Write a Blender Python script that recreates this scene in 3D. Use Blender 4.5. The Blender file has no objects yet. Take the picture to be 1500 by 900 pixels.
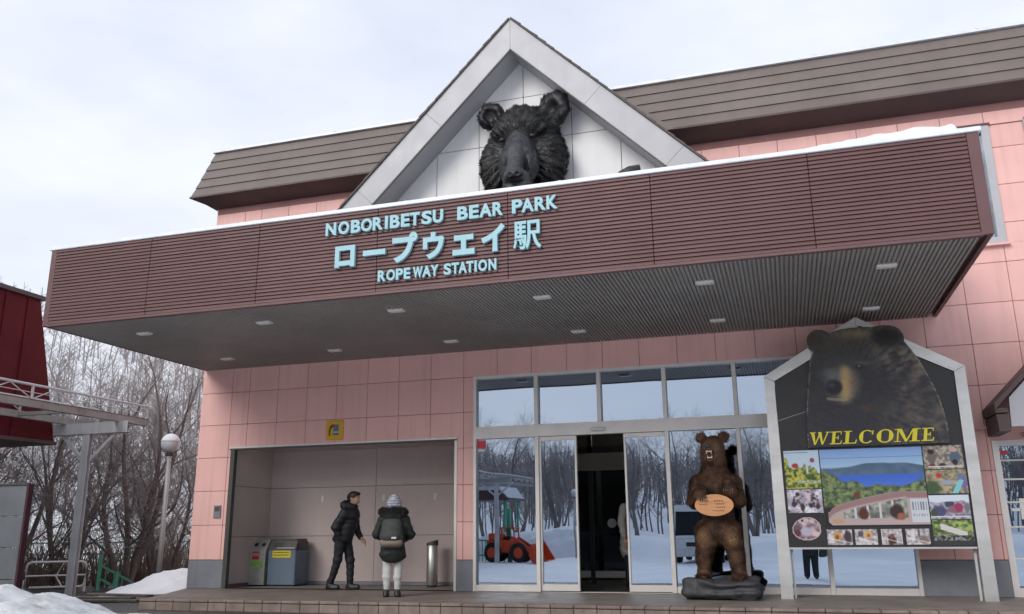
import bpy, bmesh, math, random
import numpy as np
from mathutils import Vector, Matrix

# ------------------------------------------------------------------ camera, sky, sun, exposure
scene = bpy.context.scene
R = math.radians
random.seed(7)
rng = np.random.default_rng(7)

cam_data = bpy.data.cameras.new('camera')
cam = bpy.data.objects.new('camera', cam_data)
scene.collection.objects.link(cam)
scene.camera = cam
CAM = Vector((10.388, -13.65, 0.906))
_yaw, _pit, _rol = R(17.2717), R(14.7461), R(-0.54406)
_f = Vector((-math.sin(_yaw) * math.cos(_pit), math.cos(_yaw) * math.cos(_pit), math.sin(_pit)))
_r0 = Vector((math.cos(_yaw), math.sin(_yaw), 0)); _u0 = _r0.cross(_f)
_r = _r0 * math.cos(_rol) + _u0 * math.sin(_rol)
_u = _u0 * math.cos(_rol) - _r0 * math.sin(_rol)
cam.matrix_world = Matrix(((_r.x, _u.x, -_f.x, CAM.x), (_r.y, _u.y, -_f.y, CAM.y), (_r.z, _u.z, -_f.z, CAM.z), (0, 0, 0, 1)))
cam_data.sensor_width = 36.0
cam_data.lens = 1256.274 / 1500 * 36
cam_data.clip_start = 0.05
cam_data.clip_end = 3000

SUN_EL, SUN_AZ = R(32), R(203)          # the bright part of the overcast: in front of the facade, to the left
world = bpy.data.worlds.new('World'); scene.world = world
world.use_nodes = True
wn, wl = world.node_tree.nodes, world.node_tree.links
wn.clear()
w_out = wn.new('ShaderNodeOutputWorld'); w_bg = wn.new('ShaderNodeBackground')
w_sky = wn.new('ShaderNodeTexSky'); w_sky.sky_type = 'NISHITA'; w_sky.sun_disc = False
w_sky.sun_elevation = SUN_EL; w_sky.sun_rotation = SUN_AZ; w_sky.air_density = 1.0; w_sky.dust_density = 2.0
w_tc = wn.new('ShaderNodeTexCoord'); w_map = wn.new('ShaderNodeMapping'); w_map.inputs['Scale'].default_value = (1.6, 1.6, 4.0)
w_map.inputs['Location'].default_value = (0.35, 0.1, 0.2)
w_nz = wn.new('ShaderNodeTexNoise'); w_nz.inputs['Scale'].default_value = 1.5; w_nz.inputs['Detail'].default_value = 7; w_nz.inputs['Roughness'].default_value = 0.5
w_cr = wn.new('ShaderNodeValToRGB')
w_cr.color_ramp.elements[0].position = 0.34; w_cr.color_ramp.elements[0].color = (4.75, 5.05, 5.9, 1)
w_cr.color_ramp.elements[1].position = 0.62; w_cr.color_ramp.elements[1].color = (6.1, 6.3, 6.7, 1)
w_mx = wn.new('ShaderNodeMix'); w_mx.data_type = 'RGBA'; w_mx.inputs[0].default_value = 0.9
wl.new(w_tc.outputs['Generated'], w_map.inputs['Vector']); wl.new(w_map.outputs['Vector'], w_nz.inputs['Vector'])
wl.new(w_nz.outputs['Fac'], w_cr.inputs['Fac'])
wl.new(w_sky.outputs['Color'], w_mx.inputs[6]); wl.new(w_cr.outputs['Color'], w_mx.inputs[7])
wl.new(w_mx.outputs[2], w_bg.inputs['Color']); w_bg.inputs['Strength'].default_value = 0.1
wl.new(w_bg.outputs['Background'], w_out.inputs['Surface'])

sun_data = bpy.data.lights.new('sun', 'SUN'); sun = bpy.data.objects.new('sun', sun_data)
scene.collection.objects.link(sun)
sun_data.energy = 1.1; sun_data.angle = R(30); sun_data.color = (1.0, 0.96, 0.9)
# sky sun_rotation runs clockwise from +Y: the sun stands at (sin az, cos az)
_sd = Vector((math.sin(SUN_AZ) * math.cos(SUN_EL), math.cos(SUN_AZ) * math.cos(SUN_EL), math.sin(SUN_EL)))
sun.rotation_euler = _sd.to_track_quat('Z', 'Y').to_euler()

scene.view_settings.view_transform = 'Standard'
scene.view_settings.look = 'None'
scene.view_settings.exposure = 0.78
scene.view_settings.gamma = 1.0
scene.view_settings.use_curve_mapping = False
scene.cycles.use_denoising = True
scene.cycles.max_bounces = 6
scene.cycles.adaptive_threshold = 0.025
scene.cycles.transparent_max_bounces = 12
scene.cycles.caustics_reflective = False
scene.cycles.caustics_refractive = False

# ------------------------------------------------------------------ helpers
COL = scene.collection
def link(o, parent=None):
    COL.objects.link(o)
    if parent is not None: o.parent = parent
    return o
def tag(o, label=None, cat=None, group=None, kind=None):
    if label: o['label'] = label
    if cat: o['category'] = cat
    if group: o['group'] = group
    if kind: o['kind'] = kind
    return o
def empty(name, loc=(0, 0, 0), rz=0.0, parent=None):
    o = bpy.data.objects.new(name, None); o.empty_display_size = 0.2
    o.location = loc; o.rotation_euler = (0, 0, rz)
    return link(o, parent)
def thing(name, label, cat, loc=(0, 0, 0), rz=0.0, group=None):
    return tag(empty(name, loc, rz), label, cat, group)
def copy_tree(o, parent=None):
    c = o.copy(); COL.objects.link(c); c.parent = parent
    for ch in list(o.children): copy_tree(ch, c)
    return c

class MB:
    """collects geometry of ONE part"""
    def __init__(s): s.v = []; s.f = []
    def add(s, vs, fs):
        n = len(s.v); s.v.extend([tuple(p) for p in vs]); s.f.extend([tuple(i + n for i in f) for f in fs]); return s
    def box(s, x0, x1, y0, y1, z0, z1):
        return s.add([(x0, y0, z0), (x1, y0, z0), (x1, y1, z0), (x0, y1, z0), (x0, y0, z1), (x1, y0, z1), (x1, y1, z1), (x0, y1, z1)],
                     [(0, 3, 2, 1), (4, 5, 6, 7), (0, 1, 5, 4), (1, 2, 6, 5), (2, 3, 7, 6), (3, 0, 4, 7)])
    def cbox(s, x0, x1, y0, y1, z0, z1, b=0.01):
        """box with chamfered edges"""
        c = ((x0 + x1) / 2, (y0 + y1) / 2, (z0 + z1) / 2); h = (abs(x1 - x0) / 2, abs(y1 - y0) / 2, abs(z1 - z0) / 2)
        b = min(b, min(h) * 0.9)
        vs = []; idx = {}
        for sx in (-1, 1):
            for sy in (-1, 1):
                for sz in (-1, 1):
                    for a in range(3):
                        sg = (sx, sy, sz)
                        p = tuple(c[i] + sg[i] * (h[i] if i == a else h[i] - b) for i in range(3))
                        idx[(sx, sy, sz, a)] = len(vs); vs.append(p)
        fs = []
        for a in range(3):
            o1, o2 = (a + 1) % 3, (a + 2) % 3
            for sa in (-1, 1):
                q = []
                for (u, w) in ((-1, -1), (1, -1), (1, 1), (-1, 1)):
                    sg = [0, 0, 0]; sg[a] = sa; sg[o1] = u; sg[o2] = w
                    q.append(idx[(*sg, a)])
                fs.append(tuple(q if sa > 0 else q[::-1]))
            for s1 in (-1, 1):
                for s2 in (-1, 1):
                    sg = [0, 0, 0]; sg[o1] = s1; sg[o2] = s2
                    lo = list(sg); hi = list(sg); lo[a] = -1; hi[a] = 1
                    q = [idx[(*lo, o1)], idx[(*hi, o1)], idx[(*hi, o2)], idx[(*lo, o2)]]
                    fs.append(tuple(q if s1 * s2 < 0 else q[::-1]))
        for sx in (-1, 1):
            for sy in (-1, 1):
                for sz in (-1, 1):
                    t = [idx[(sx, sy, sz, a)] for a in range(3)]
                    fs.append(tuple(t if sx * sy * sz > 0 else t[::-1]))
        return s.add(vs, fs)
    def tube(s, pts, rad, n=8, cap=True):
        pts = [Vector(p) for p in pts]
        if not isinstance(rad, (list, tuple)): rad = [rad] * len(pts)
        up = Vector((0, 0, 1)); rings = []
        for i, p in enumerate(pts):
            d = (pts[min(i + 1, len(pts) - 1)] - pts[max(i - 1, 0)]).normalized()
            a = d.cross(up)
            if a.length < 1e-3: a = d.cross(Vector((1, 0, 0)))
            a.normalize(); b = d.cross(a).normalized()
            rings.append([p + (a * math.cos(2 * math.pi * k / n) + b * math.sin(2 * math.pi * k / n)) * rad[i] for k in range(n)])
        vs = [q for r in rings for q in r]; fs = []
        for i in range(len(rings) - 1):
            for k in range(n):
                fs.append((i * n + k, i * n + (k + 1) % n, (i + 1) * n + (k + 1) % n, (i + 1) * n + k))
        if cap:
            fs.append(tuple(range(n))[::-1]); fs.append(tuple((len(rings) - 1) * n + k for k in range(n)))
        return s.add(vs, fs)
    def bar(s, p, q, w, h):
        """rectangular bar between two points, w across, h in the up direction"""
        p, q = Vector(p), Vector(q); d = (q - p).normalized()
        side = d.cross(Vector((0, 0, 1)))
        if side.length < 1e-3: side = Vector((1, 0, 0))
        side.normalize(); up = side.cross(d).normalized()
        vs = []
        for e in (p, q):
            for a, b in ((-1, -1), (1, -1), (1, 1), (-1, 1)): vs.append(e + side * a * w / 2 + up * b * h / 2)
        return s.add(vs, [(3, 2, 1, 0), (4, 5, 6, 7), (0, 1, 5, 4), (1, 2, 6, 5), (2, 3, 7, 6), (3, 0, 4, 7)])
    def lathe(s, prof, n=20, c=(0, 0, 0)):
        vs = []; fs = []
        for r, z in prof:
            for k in range(n): vs.append((c[0] + r * math.cos(2 * math.pi * k / n), c[1] + r * math.sin(2 * math.pi * k / n), c[2] + z))
        for i in range(len(prof) - 1):
            for k in range(n): fs.append((i * n + k, i * n + (k + 1) % n, (i + 1) * n + (k + 1) % n, (i + 1) * n + k))
        fs.append(tuple(range(n))[::-1]); fs.append(tuple((len(prof) - 1) * n + k for k in range(n)))
        return s.add(vs, fs)
    def prism(s, poly, y0, y1):
        """polygon given as (x, z), counter-clockwise seen from -Y, pushed from y0 (front) to y1"""
        n = len(poly)
        a = sum(poly[i][0] * poly[(i + 1) % n][1] - poly[(i + 1) % n][0] * poly[i][1] for i in range(n))
        if a < 0: poly = poly[::-1]
        vs = [(x, y0, z) for x, z in poly] + [(x, y1, z) for x, z in poly]
        fs = [tuple(range(n)), tuple(range(2 * n - 1, n - 1, -1))]
        for i in range(n): fs.append((i, i + n, (i + 1) % n + n, (i + 1) % n))
        return s.add(vs, fs)
    def mesh(s, name, smooth=False):
        m = bpy.data.meshes.new(name); m.from_pydata(s.v, [], s.f); m.update()
        if smooth: m.polygons.foreach_set('use_smooth', [True] * len(m.polygons))
        return m
    def build(s, name, mat, parent=None, smooth=False, loc=(0, 0, 0)):
        return put(name, s.mesh(name, smooth), mat, parent, loc)
def put(name, mesh, mat, parent=None, loc=(0, 0, 0)):
    if mat is not None and not mesh.materials: mesh.materials.append(mat)
    o = bpy.data.objects.new(name, mesh); o.location = loc
    return link(o, parent)
def np_mesh(name, v, f, smooth=True):
    """v (n,3) and f (m,k) arrays to a mesh"""
    m = bpy.data.meshes.new(name); k = f.shape[1]
    m.vertices.add(len(v)); m.vertices.foreach_set('co', np.ascontiguousarray(v, dtype=np.float32).ravel())
    m.loops.add(f.size); m.loops.foreach_set('vertex_index', np.ascontiguousarray(f, dtype=np.int32).ravel())
    m.polygons.add(len(f)); m.polygons.foreach_set('loop_start', np.arange(0, f.size, k, dtype=np.int32))
    m.polygons.foreach_set('loop_total', np.full(len(f), k, dtype=np.int32))
    if smooth: m.polygons.foreach_set('use_smooth', np.ones(len(f), dtype=bool))
    m.update(calc_edges=True); m.validate()
    return m
_shared = {}
def panel_mesh(sx, sy, sz, b, mat):
    """chamfered block centred on its origin; alike pieces share the mesh"""
    key = (round(sx, 3), round(sy, 3), round(sz, 3), b, mat.name)
    if key not in _shared:
        m = MB().cbox(-sx / 2, sx / 2, -sy / 2, sy / 2, -sz / 2, sz / 2, b).mesh('block'); m.materials.append(mat); _shared[key] = m
    return _shared[key]
def piece(name, x0, x1, y0, y1, z0, z1, mat, parent, b=0.006):
    return put(name, panel_mesh(x1 - x0, y1 - y0, z1 - z0, b, mat), None, parent, ((x0 + x1) / 2, (y0 + y1) / 2, (z0 + z1) / 2))

# smooth value noise for shaping geometry
_NG = rng.random((32, 32, 32))
def vnoise(p, sc=1.0):
    p = np.asarray(p, float) * sc
    i = np.floor(p).astype(int); f = p - i; f = f * f * (3 - 2 * f); i &= 31; j = (i + 1) & 31
    a = _NG
    def L(q, r, t): return q * (1 - t) + r * t
    x0, y0, z0, x1, y1, z1 = i[..., 0], i[..., 1], i[..., 2], j[..., 0], j[..., 1], j[..., 2]
    fx, fy, fz = f[..., 0], f[..., 1], f[..., 2]
    return L(L(L(a[x0, y0, z0], a[x1, y0, z0], fx), L(a[x0, y1, z0], a[x1, y1, z0], fx), fy),
             L(L(a[x0, y0, z1], a[x1, y0, z1], fx), L(a[x0, y1, z1], a[x1, y1, z1], fx), fy), fz) - 0.5
def fbm(p, sc=1.0, oc=4):
    p = np.asarray(p, float); s = 0; am = 1.0
    for k in range(oc): s = s + am * vnoise(p + 17.3 * k, sc * 2 ** k); am *= 0.5
    return s

# rounded bodies: smooth union of tapered limbs and ellipsoids, skinned with surface nets -> one continuous surface
def sdf_mesh(name, prims, h=0.012, k=0.04, disp=None):
    lo = np.full(3, 1e9); hi = np.full(3, -1e9)
    for q in prims:
        if q[0] == 'c':
            r = max(q[3], q[4]); a, b = np.array(q[1]), np.array(q[2])
            lo = np.minimum(lo, np.minimum(a, b) - r); hi = np.maximum(hi, np.maximum(a, b) + r)
        elif q[0] == 'e':
            r = max(q[2]); lo = np.minimum(lo, np.array(q[1]) - r); hi = np.maximum(hi, np.array(q[1]) + r)
    lo -= 3 * h; hi += 3 * h
    n = np.ceil((hi - lo) / h).astype(int) + 1
    ax = [lo[i] + h * np.arange(n[i]) for i in range(3)]
    F = np.full(n, 1.0)
    for q in prims:
        kk = k if len(q) <= 5 or q[0] == 'e' else q[5]
        if q[0] == 'c':
            a, b = np.array(q[1], float), np.array(q[2], float); m = max(q[3], q[4]) + kk * 1.5 + 2 * h
            l, u = np.minimum(a, b) - m, np.maximum(a, b) + m
        else:
            cn = np.array(q[1], float); m = max(q[2]) + kk * 1.5 + 2 * h; l, u = cn - m, cn + m
        i0 = np.maximum(((l - lo) / h).astype(int), 0); i1 = np.minimum(((u - lo) / h).astype(int) + 2, n)
        if (i1 <= i0).any(): continue
        sl = tuple(slice(i0[i], i1[i]) for i in range(3))
        P = np.stack(np.meshgrid(*[ax[i][sl[i]] for i in range(3)], indexing='ij'), -1)
        if q[0] == 'c':
            ab = b - a; t = np.clip(((P - a) @ ab) / max(ab @ ab, 1e-9), 0, 1)
            d = np.linalg.norm(P - a - t[..., None] * ab, axis=-1) - (q[3] + (q[4] - q[3]) * t)
        else:
            Q = P - cn
            if len(q) > 3 and q[3] is not None: Q = Q @ np.array(q[3])
            rr = np.array(q[2]); k0 = np.linalg.norm(Q / rr, axis=-1); k1 = np.linalg.norm(Q / rr ** 2, axis=-1)
            d = k0 * (k0 - 1) / np.maximum(k1, 1e-6)
        f = F[sl]
        if q[0] == '-e':
            hh = np.clip(0.5 - 0.5 * (f + d) / kk, 0, 1); F[sl] = f * (1 - hh) - d * hh + kk * hh * (1 - hh)
        else:
            hh = np.clip(0.5 + 0.5 * (f - d) / kk, 0, 1); F[sl] = f * (1 - hh) + d * hh - kk * hh * (1 - hh)
    if disp is not None:
        P = np.stack(np.meshgrid(*ax, indexing='ij'), -1); near = np.abs(F) < 0.12
        F[near] += disp(P[near])
    v, fc = surfnet(F, lo, h)
    return np_mesh(name, v, fc)
def surfnet(F, lo, h):
    S = F < 0; n = np.array(F.shape)
    c = np.zeros(n - 1); pos = np.zeros((*(n - 1), 3))
    off = [(i, j, k) for i in (0, 1) for j in (0, 1) for k in (0, 1)]
    def sub(A, o): return A[o[0]:n[0] - 1 + o[0], o[1]:n[1] - 1 + o[1], o[2]:n[2] - 1 + o[2]]
    for a in off:
        for d in range(3):
            if a[d]: continue
            b = list(a); b[d] = 1
            fa, fb = sub(F, a), sub(F, b); cr = (fa < 0) != (fb < 0)
            t = np.where(cr, fa / np.where(cr, fa - fb, 1), 0)
            c += cr
            for e in range(3): pos[..., e] += np.where(cr, a[e] + (t if e == d else 0), 0)
    act = c > 0
    idx = np.full(n - 1, -1, int); idx[act] = np.arange(act.sum())
    cell = np.argwhere(act)
    v = lo + h * (cell + pos[act] / c[act][:, None])
    faces = []
    for d in range(3):
        e1, e2 = (d + 1) % 3, (d + 2) % 3
        sl0 = [slice(1, n[i] - 1) for i in range(3)]; sl0[d] = slice(0, n[d] - 1)
        sl1 = list(sl0); sl1[d] = slice(1, n[d])
        s0, s1 = S[tuple(sl0)], S[tuple(sl1)]
        for sg in (0, 1):
            m = (s0 & ~s1) if sg == 0 else (~s0 & s1)
            p = np.argwhere(m); base = np.array([1, 1, 1]); base[d] = 0; p = p + base
            if not len(p): continue
            def g(u, w):
                q = p.copy(); q[:, e1] -= u; q[:, e2] -= w; return idx[q[:, 0], q[:, 1], q[:, 2]]
            quad = np.stack([g(1, 1), g(0, 1), g(0, 0), g(1, 0)], 1)
            faces.append(quad if sg == 0 else quad[:, ::-1])
    return v, np.concatenate(faces)
def mesh_arrays(m):
    v = np.empty(len(m.vertices) * 3, np.float32); m.vertices.foreach_get('co', v)
    c = np.empty(len(m.polygons) * 3, np.float32); m.polygons.foreach_get('center', c)
    nn = np.empty(len(m.polygons) * 3, np.float32); m.polygons.foreach_get('normal', nn)
    return v.reshape(-1, 3), c.reshape(-1, 3), nn.reshape(-1, 3)
def fur_mesh(name, m, n, length, width, flow, lift=0.4, keep=None, seed=1):
    """many small tapered locks lying on the surface of m"""
    g = np.random.default_rng(seed)
    _, c, nn = mesh_arrays(m)
    ok = np.arange(len(c)) if keep is None else np.where(keep(c, nn))[0]
    i = g.choice(ok, n); p = c[i] + g.normal(0, width * 0.8, (n, 3)); nr = nn[i]
    fl = flow(p); fl = fl + g.normal(0, 0.3, (n, 3)); fl -= nr * (fl * nr).sum(1, keepdims=True)
    fl /= np.maximum(np.linalg.norm(fl, axis=1, keepdims=True), 1e-6)
    sd = np.cross(nr, fl); L = length * g.uniform(0.6, 1.3, (n, 1)); W = width * g.uniform(0.7, 1.3, (n, 1))
    b = p - nr * 0.006
    mid = b + fl * L * 0.5 + nr * L * lift * 0.65
    tip = b + fl * L + nr * L * lift * 0.8
    v = np.stack([b - sd * W, b + sd * W, mid + sd * W * 0.8, mid - sd * W * 0.8, tip, tip], 1).reshape(-1, 3)
    k = np.arange(n)[:, None] * 6
    f = np.concatenate([k + np.array([[0, 1, 2, 3]]), k + np.array([[3, 2, 4, 4]])])
    v2 = v
    tri = np.concatenate([k + np.array([[0, 1, 2]]), k + np.array([[0, 2, 3]]), k + np.array([[3, 2, 4]])])
    return np_mesh(name, v2, tri, smooth=False)

# ------------------------------------------------------------------ materials
def mat(name, c, rough=0.6, metal=0.0, var=0.1, vscale=2.0, bump=0.0, bscale=60.0, spec=0.5, orand=0.0, streak=0.0, streak_c=None,
        spots=0.0, spot_c=(0.2, 0.18, 0.15), spot_s=3.0, coat=0.0, stretch=(1, 1, 1)):
    m = bpy.data.materials.new(name); m.use_nodes = True
    nt = m.node_tree; N, Lk = nt.nodes, nt.links; bs = N['Principled BSDF']
    bs.inputs['Roughness'].default_value = rough; bs.inputs['Metallic'].default_value = metal
    bs.inputs['Specular IOR Level'].default_value = spec; bs.inputs['Coat Weight'].default_value = coat
    geo = N.new('ShaderNodeNewGeometry')
    def noise(sc, det=4, vec=None, rgh=0.55):
        n = N.new('ShaderNodeTexNoise'); n.inputs['Scale'].default_value = sc; n.inputs['Detail'].default_value = det; n.inputs['Roughness'].default_value = rgh
        Lk.new(vec or geo.outputs['Position'], n.inputs['Vector']); return n
    def mp(sc):
        q = N.new('ShaderNodeMapping'); q.inputs['Scale'].default_value = sc; Lk.new(geo.outputs['Position'], q.inputs['Vector']); return q.outputs['Vector']
    def ramp(a, b, src):
        r = N.new('ShaderNodeMapRange'); r.inputs['From Min'].default_value = a; r.inputs['From Max'].default_value = b; Lk.new(src, r.inputs['Value']); return r.outputs['Result']
    def mixc(fac, A, B):
        x = N.new('ShaderNodeMix'); x.data_type = 'RGBA'
        if isinstance(fac, float): x.inputs[0].default_value = fac
        else: Lk.new(fac, x.inputs[0])
        for s, q in ((6, A), (7, B)):
            if isinstance(q, tuple): x.inputs[s].default_value = (*q, 1)
            else: Lk.new(q, x.inputs[s])
        return x.outputs[2]
    col = c
    if var:
        n = noise(vscale, 6, mp(stretch))
        col = mixc(ramp(0.3, 0.7, n.outputs['Fac']), tuple(x * (1 - var) for x in c), tuple(min(1, x * (1 + var)) for x in c))
    if orand:
        oi = N.new('ShaderNodeObjectInfo'); hs = N.new('ShaderNodeHueSaturation')
        Lk.new(ramp(0, 1, oi.outputs['Random']), hs.inputs['Value'])
        hs.inputs['Value'].default_value = 1
        mr = N.new('ShaderNodeMapRange'); mr.inputs['To Min'].default_value = 1 - orand; mr.inputs['To Max'].default_value = 1 + orand
        Lk.new(oi.outputs['Random'], mr.inputs['Value']); Lk.new(mr.outputs['Result'], hs.inputs['Value'])
        if isinstance(col, tuple): hs.inputs['Color'].default_value = (*col, 1)
        else: Lk.new(col, hs.inputs['Color'])
        col = hs.outputs['Color']
    if streak:
        n = noise(1.0, 5, mp((9, 9, 0.35)))
        fz = N.new('ShaderNodeMath'); fz.operation = 'MULTIPLY'; fz.inputs[1].default_value = streak; Lk.new(ramp(0.5, 0.78, n.outputs['Fac']), fz.inputs[0])
        col = mixc(fz.outputs[0], col, streak_c or tuple(x * 0.55 for x in c))
    if spots:
        n = noise(spot_s, 8, None, 0.65)
        fz = N.new('ShaderNodeMath'); fz.operation = 'MULTIPLY'; fz.inputs[1].default_value = spots; Lk.new(ramp(0.52, 0.66, n.outputs['Fac']), fz.inputs[0])
        col = mixc(fz.outputs[0], col, spot_c)
    if isinstance(col, tuple): bs.inputs['Base Color'].default_value = (*col, 1)
    else: Lk.new(col, bs.inputs['Base Color'])
    if rough > 0.08 and var:
        n = noise(vscale * 2.3, 4)
        mr = N.new('ShaderNodeMapRange'); mr.inputs['From Min'].default_value = 0.25; mr.inputs['From Max'].default_value = 0.75
        mr.inputs['To Min'].default_value = rough * 0.82; mr.inputs['To Max'].default_value = min(1, rough * 1.18)
        Lk.new(n.outputs['Fac'], mr.inputs['Value']); Lk.new(mr.outputs['Result'], bs.inputs['Roughness'])
    if bump:
        n = noise(bscale, 5); b = N.new('ShaderNodeBump'); b.inputs['Strength'].default_value = bump; b.inputs['Distance'].default_value = 0.01
        Lk.new(n.outputs['Fac'], b.inputs['Height']); Lk.new(b.outputs['Normal'], bs.inputs['Normal'])
    return m
def glow(name, c, s):
    m = bpy.data.materials.new(name); m.use_nodes = True; bs = m.node_tree.nodes['Principled BSDF']
    bs.inputs['Base Color'].default_value = (*c, 1); bs.inputs['Emission Color'].default_value = (*c, 1); bs.inputs['Emission Strength'].default_value = s
    return m
def print_mat(name, rough=0.35):
    m = bpy.data.materials.new(name); m.use_nodes = True; N = m.node_tree.nodes; bs = N['Principled BSDF']
    a = N.new('ShaderNodeAttribute'); a.attribute_name = 'print'; m.node_tree.links.new(a.outputs['Color'], bs.inputs['Base Color'])
    bs.inputs['Roughness'].default_value = rough; bs.inputs['Specular IOR Level'].default_value = 0.4
    return m
def glass(name, tint, refl_c, fac):
    """coated window glass: mirror-like reflection over a tinted see-through pane"""
    m = bpy.data.materials.new(name); m.use_nodes = True; N, Lk = m.node_tree.nodes, m.node_tree.links; N.clear()
    o = N.new('ShaderNodeOutputMaterial'); mx = N.new('ShaderNodeMixShader'); t = N.new('ShaderNodeBsdfTransparent'); g = N.new('ShaderNodeBsdfGlossy')
    t.inputs['Color'].default_value = (*tint, 1); g.inputs['Color'].default_value = (*refl_c, 1); g.inputs['Roughness'].default_value = 0.0
    geo = N.new('ShaderNodeNewGeometry'); n = N.new('ShaderNodeTexNoise'); n.inputs['Scale'].default_value = 0.9; n.inputs['Detail'].default_value = 1
    b = N.new('ShaderNodeBump'); b.inputs['Strength'].default_value = 0.05; b.inputs['Distance'].default_value = 0.05
    Lk.new(geo.outputs['Position'], n.inputs['Vector']); Lk.new(n.outputs['Fac'], b.inputs['Height']); Lk.new(b.outputs['Normal'], g.inputs['Normal'])
    fr = N.new('ShaderNodeLayerWeight'); fr.inputs['Blend'].default_value = 0.3
    mr = N.new('ShaderNodeMapRange'); mr.inputs['To Min'].default_value = fac; mr.inputs['To Max'].default_value = 1.0; Lk.new(fr.outputs['Fresnel'], mr.inputs['Value'])
    Lk.new(mr.outputs['Result'], mx.inputs[0]); Lk.new(t.outputs[0], mx.inputs[1]); Lk.new(g.outputs[0], mx.inputs[2]); Lk.new(mx.outputs[0], o.inputs['Surface'])
    return m

M = {}
M['pink'] = mat('pink_wall_panel', (0.78, 0.455, 0.42), 0.62, var=0.06, vscale=1.3, bump=0.25, bscale=220, orand=0.035, streak=0.36, streak_c=(0.54, 0.31, 0.28))
M['pink_joint'] = mat('pink_joint', (0.30, 0.15, 0.14), 0.8)
M['dado'] = mat('grey_dado_render', (0.20, 0.21, 0.235), 0.75, var=0.12, vscale=3, bump=0.3, bscale=120, streak=0.35, streak_c=(0.15, 0.145, 0.14))
M['slat'] = mat('maroon_metal_slat', (0.115, 0.054, 0.054), 0.5, var=0.1, vscale=1.5, orand=0.06, streak=0.25, streak_c=(0.10, 0.05, 0.05))
M['maroon'] = mat('maroon_metal_trim', (0.118, 0.056, 0.056), 0.5, var=0.1)
M['joint_dark'] = mat('dark_joint', (0.035, 0.02, 0.02), 0.8)
M['soffit'] = mat('ribbed_soffit_metal', (0.25, 0.236, 0.222), 0.5, var=0.12, vscale=0.8)
M['white'] = mat('white_painted_metal', (0.43, 0.43, 0.455), 0.45, var=0.05, vscale=1.5, streak=0.18, streak_c=(0.34, 0.34, 0.34))
M['white_panel'] = mat('white_gable_panel', (0.80, 0.80, 0.81), 0.55, var=0.04, vscale=1.0, streak=0.2, streak_c=(0.56, 0.55, 0.54))
M['cap'] = mat('pale_metal_coping', (0.70, 0.74, 0.78), 0.35, var=0.1, vscale=4)
M['roof'] = mat('brown_metal_roof', (0.155, 0.127, 0.115), 0.55, var=0.12, vscale=1.2, orand=0.05, streak=0.2)
M['eave'] = mat('dark_brown_eave', (0.085, 0.055, 0.055), 0.6, var=0.1)
M['shingle'] = mat('dark_shingle', (0.10, 0.085, 0.08), 0.8, var=0.25, vscale=9)
M['alu'] = mat('anodised_aluminium', (0.68, 0.645, 0.62), 0.42, metal=0.2, var=0.07, vscale=3)
M['alu_bright'] = mat('brushed_aluminium', (0.56, 0.55, 0.535), 0.36, metal=0.75, var=0.12, vscale=1.8, stretch=(1, 1, 3))
M['jamb'] = mat('dark_steel_jamb', (0.06, 0.062, 0.058), 0.5)
M['alcove'] = mat('mauve_grey_alcove_panel', (0.52, 0.435, 0.415), 0.6, var=0.07, vscale=1.2, bump=0.1, bscale=100, streak=0.12)
M['alcove_joint'] = mat('alcove_joint', (0.15, 0.11, 0.11), 0.8)
M['glass'] = glass('coated_window_glass', (0.42, 0.46, 0.48), (0.50, 0.595, 0.735), 0.62)
M['glass_door'] = glass('inner_door_glass', (0.30, 0.33, 0.33), (0.8, 0.9, 0.95), 0.10)
M['concrete'] = mat('terrace_concrete', (0.20, 0.172, 0.15), 0.55, var=0.2, vscale=1.6, bump=0.3, bscale=90, spots=0.5, spot_c=(0.12, 0.105, 0.095), spot_s=1.2)
M['tile'] = mat('brown_pink_kerb_tile', (0.225, 0.172, 0.148), 0.6, var=0.25, vscale=5, bump=0.4, bscale=70, orand=0.14, spots=0.6, spot_c=(0.12, 0.10, 0.085), spot_s=4)
M['tile_joint'] = mat('dark_tile_joint', (0.06, 0.05, 0.045), 0.9)
M['snow'] = mat('snow', (0.74, 0.76, 0.80), 0.7, var=0.05, vscale=2, bump=0.7, bscale=9)
M['snow_dirty'] = mat('dirty_snow', (0.64, 0.66, 0.70), 0.75, var=0.14, vscale=4, bump=1.0, bscale=11, spots=0.6, spot_c=(0.34, 0.32, 0.30), spot_s=3.2)
M['steel'] = mat('grey_painted_steel', (0.55, 0.56, 0.57), 0.5, var=0.12, vscale=2, streak=0.3, streak_c=(0.22, 0.17, 0.13))
M['rusty'] = mat('weathered_steel', (0.30, 0.29, 0.275), 0.6, var=0.15, vscale=2, spots=0.6, spot_c=(0.17, 0.10, 0.06), spot_s=3.5)
M['red'] = mat('dark_red_metal', (0.105, 0.010, 0.014), 0.6, spec=0.15, var=0.2, vscale=1, streak=0.3, streak_c=(0.07, 0.01, 0.012))
M['bark'] = mat('grey_brown_bark', (0.19, 0.16, 0.148), 0.9, var=0.3, vscale=5, bump=0.5, bscale=30)
M['twig'] = mat('brown_twig', (0.33, 0.295, 0.285), 0.9, var=0.25, vscale=0.8)
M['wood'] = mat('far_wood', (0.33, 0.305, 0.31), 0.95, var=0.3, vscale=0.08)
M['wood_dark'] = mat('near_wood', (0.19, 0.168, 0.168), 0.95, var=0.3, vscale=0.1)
M['letter'] = mat('pale_blue_letter', (0.30, 0.51, 0.565), 0.55, var=0.04)
M['black'] = mat('black_plastic', (0.018, 0.018, 0.02), 0.5, var=0.2)
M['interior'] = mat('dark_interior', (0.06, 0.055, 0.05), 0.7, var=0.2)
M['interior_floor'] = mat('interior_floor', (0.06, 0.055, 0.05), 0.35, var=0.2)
M['offwhite'] = mat('off_white_plate', (0.62, 0.62, 0.6), 0.5, var=0.05)
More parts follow.
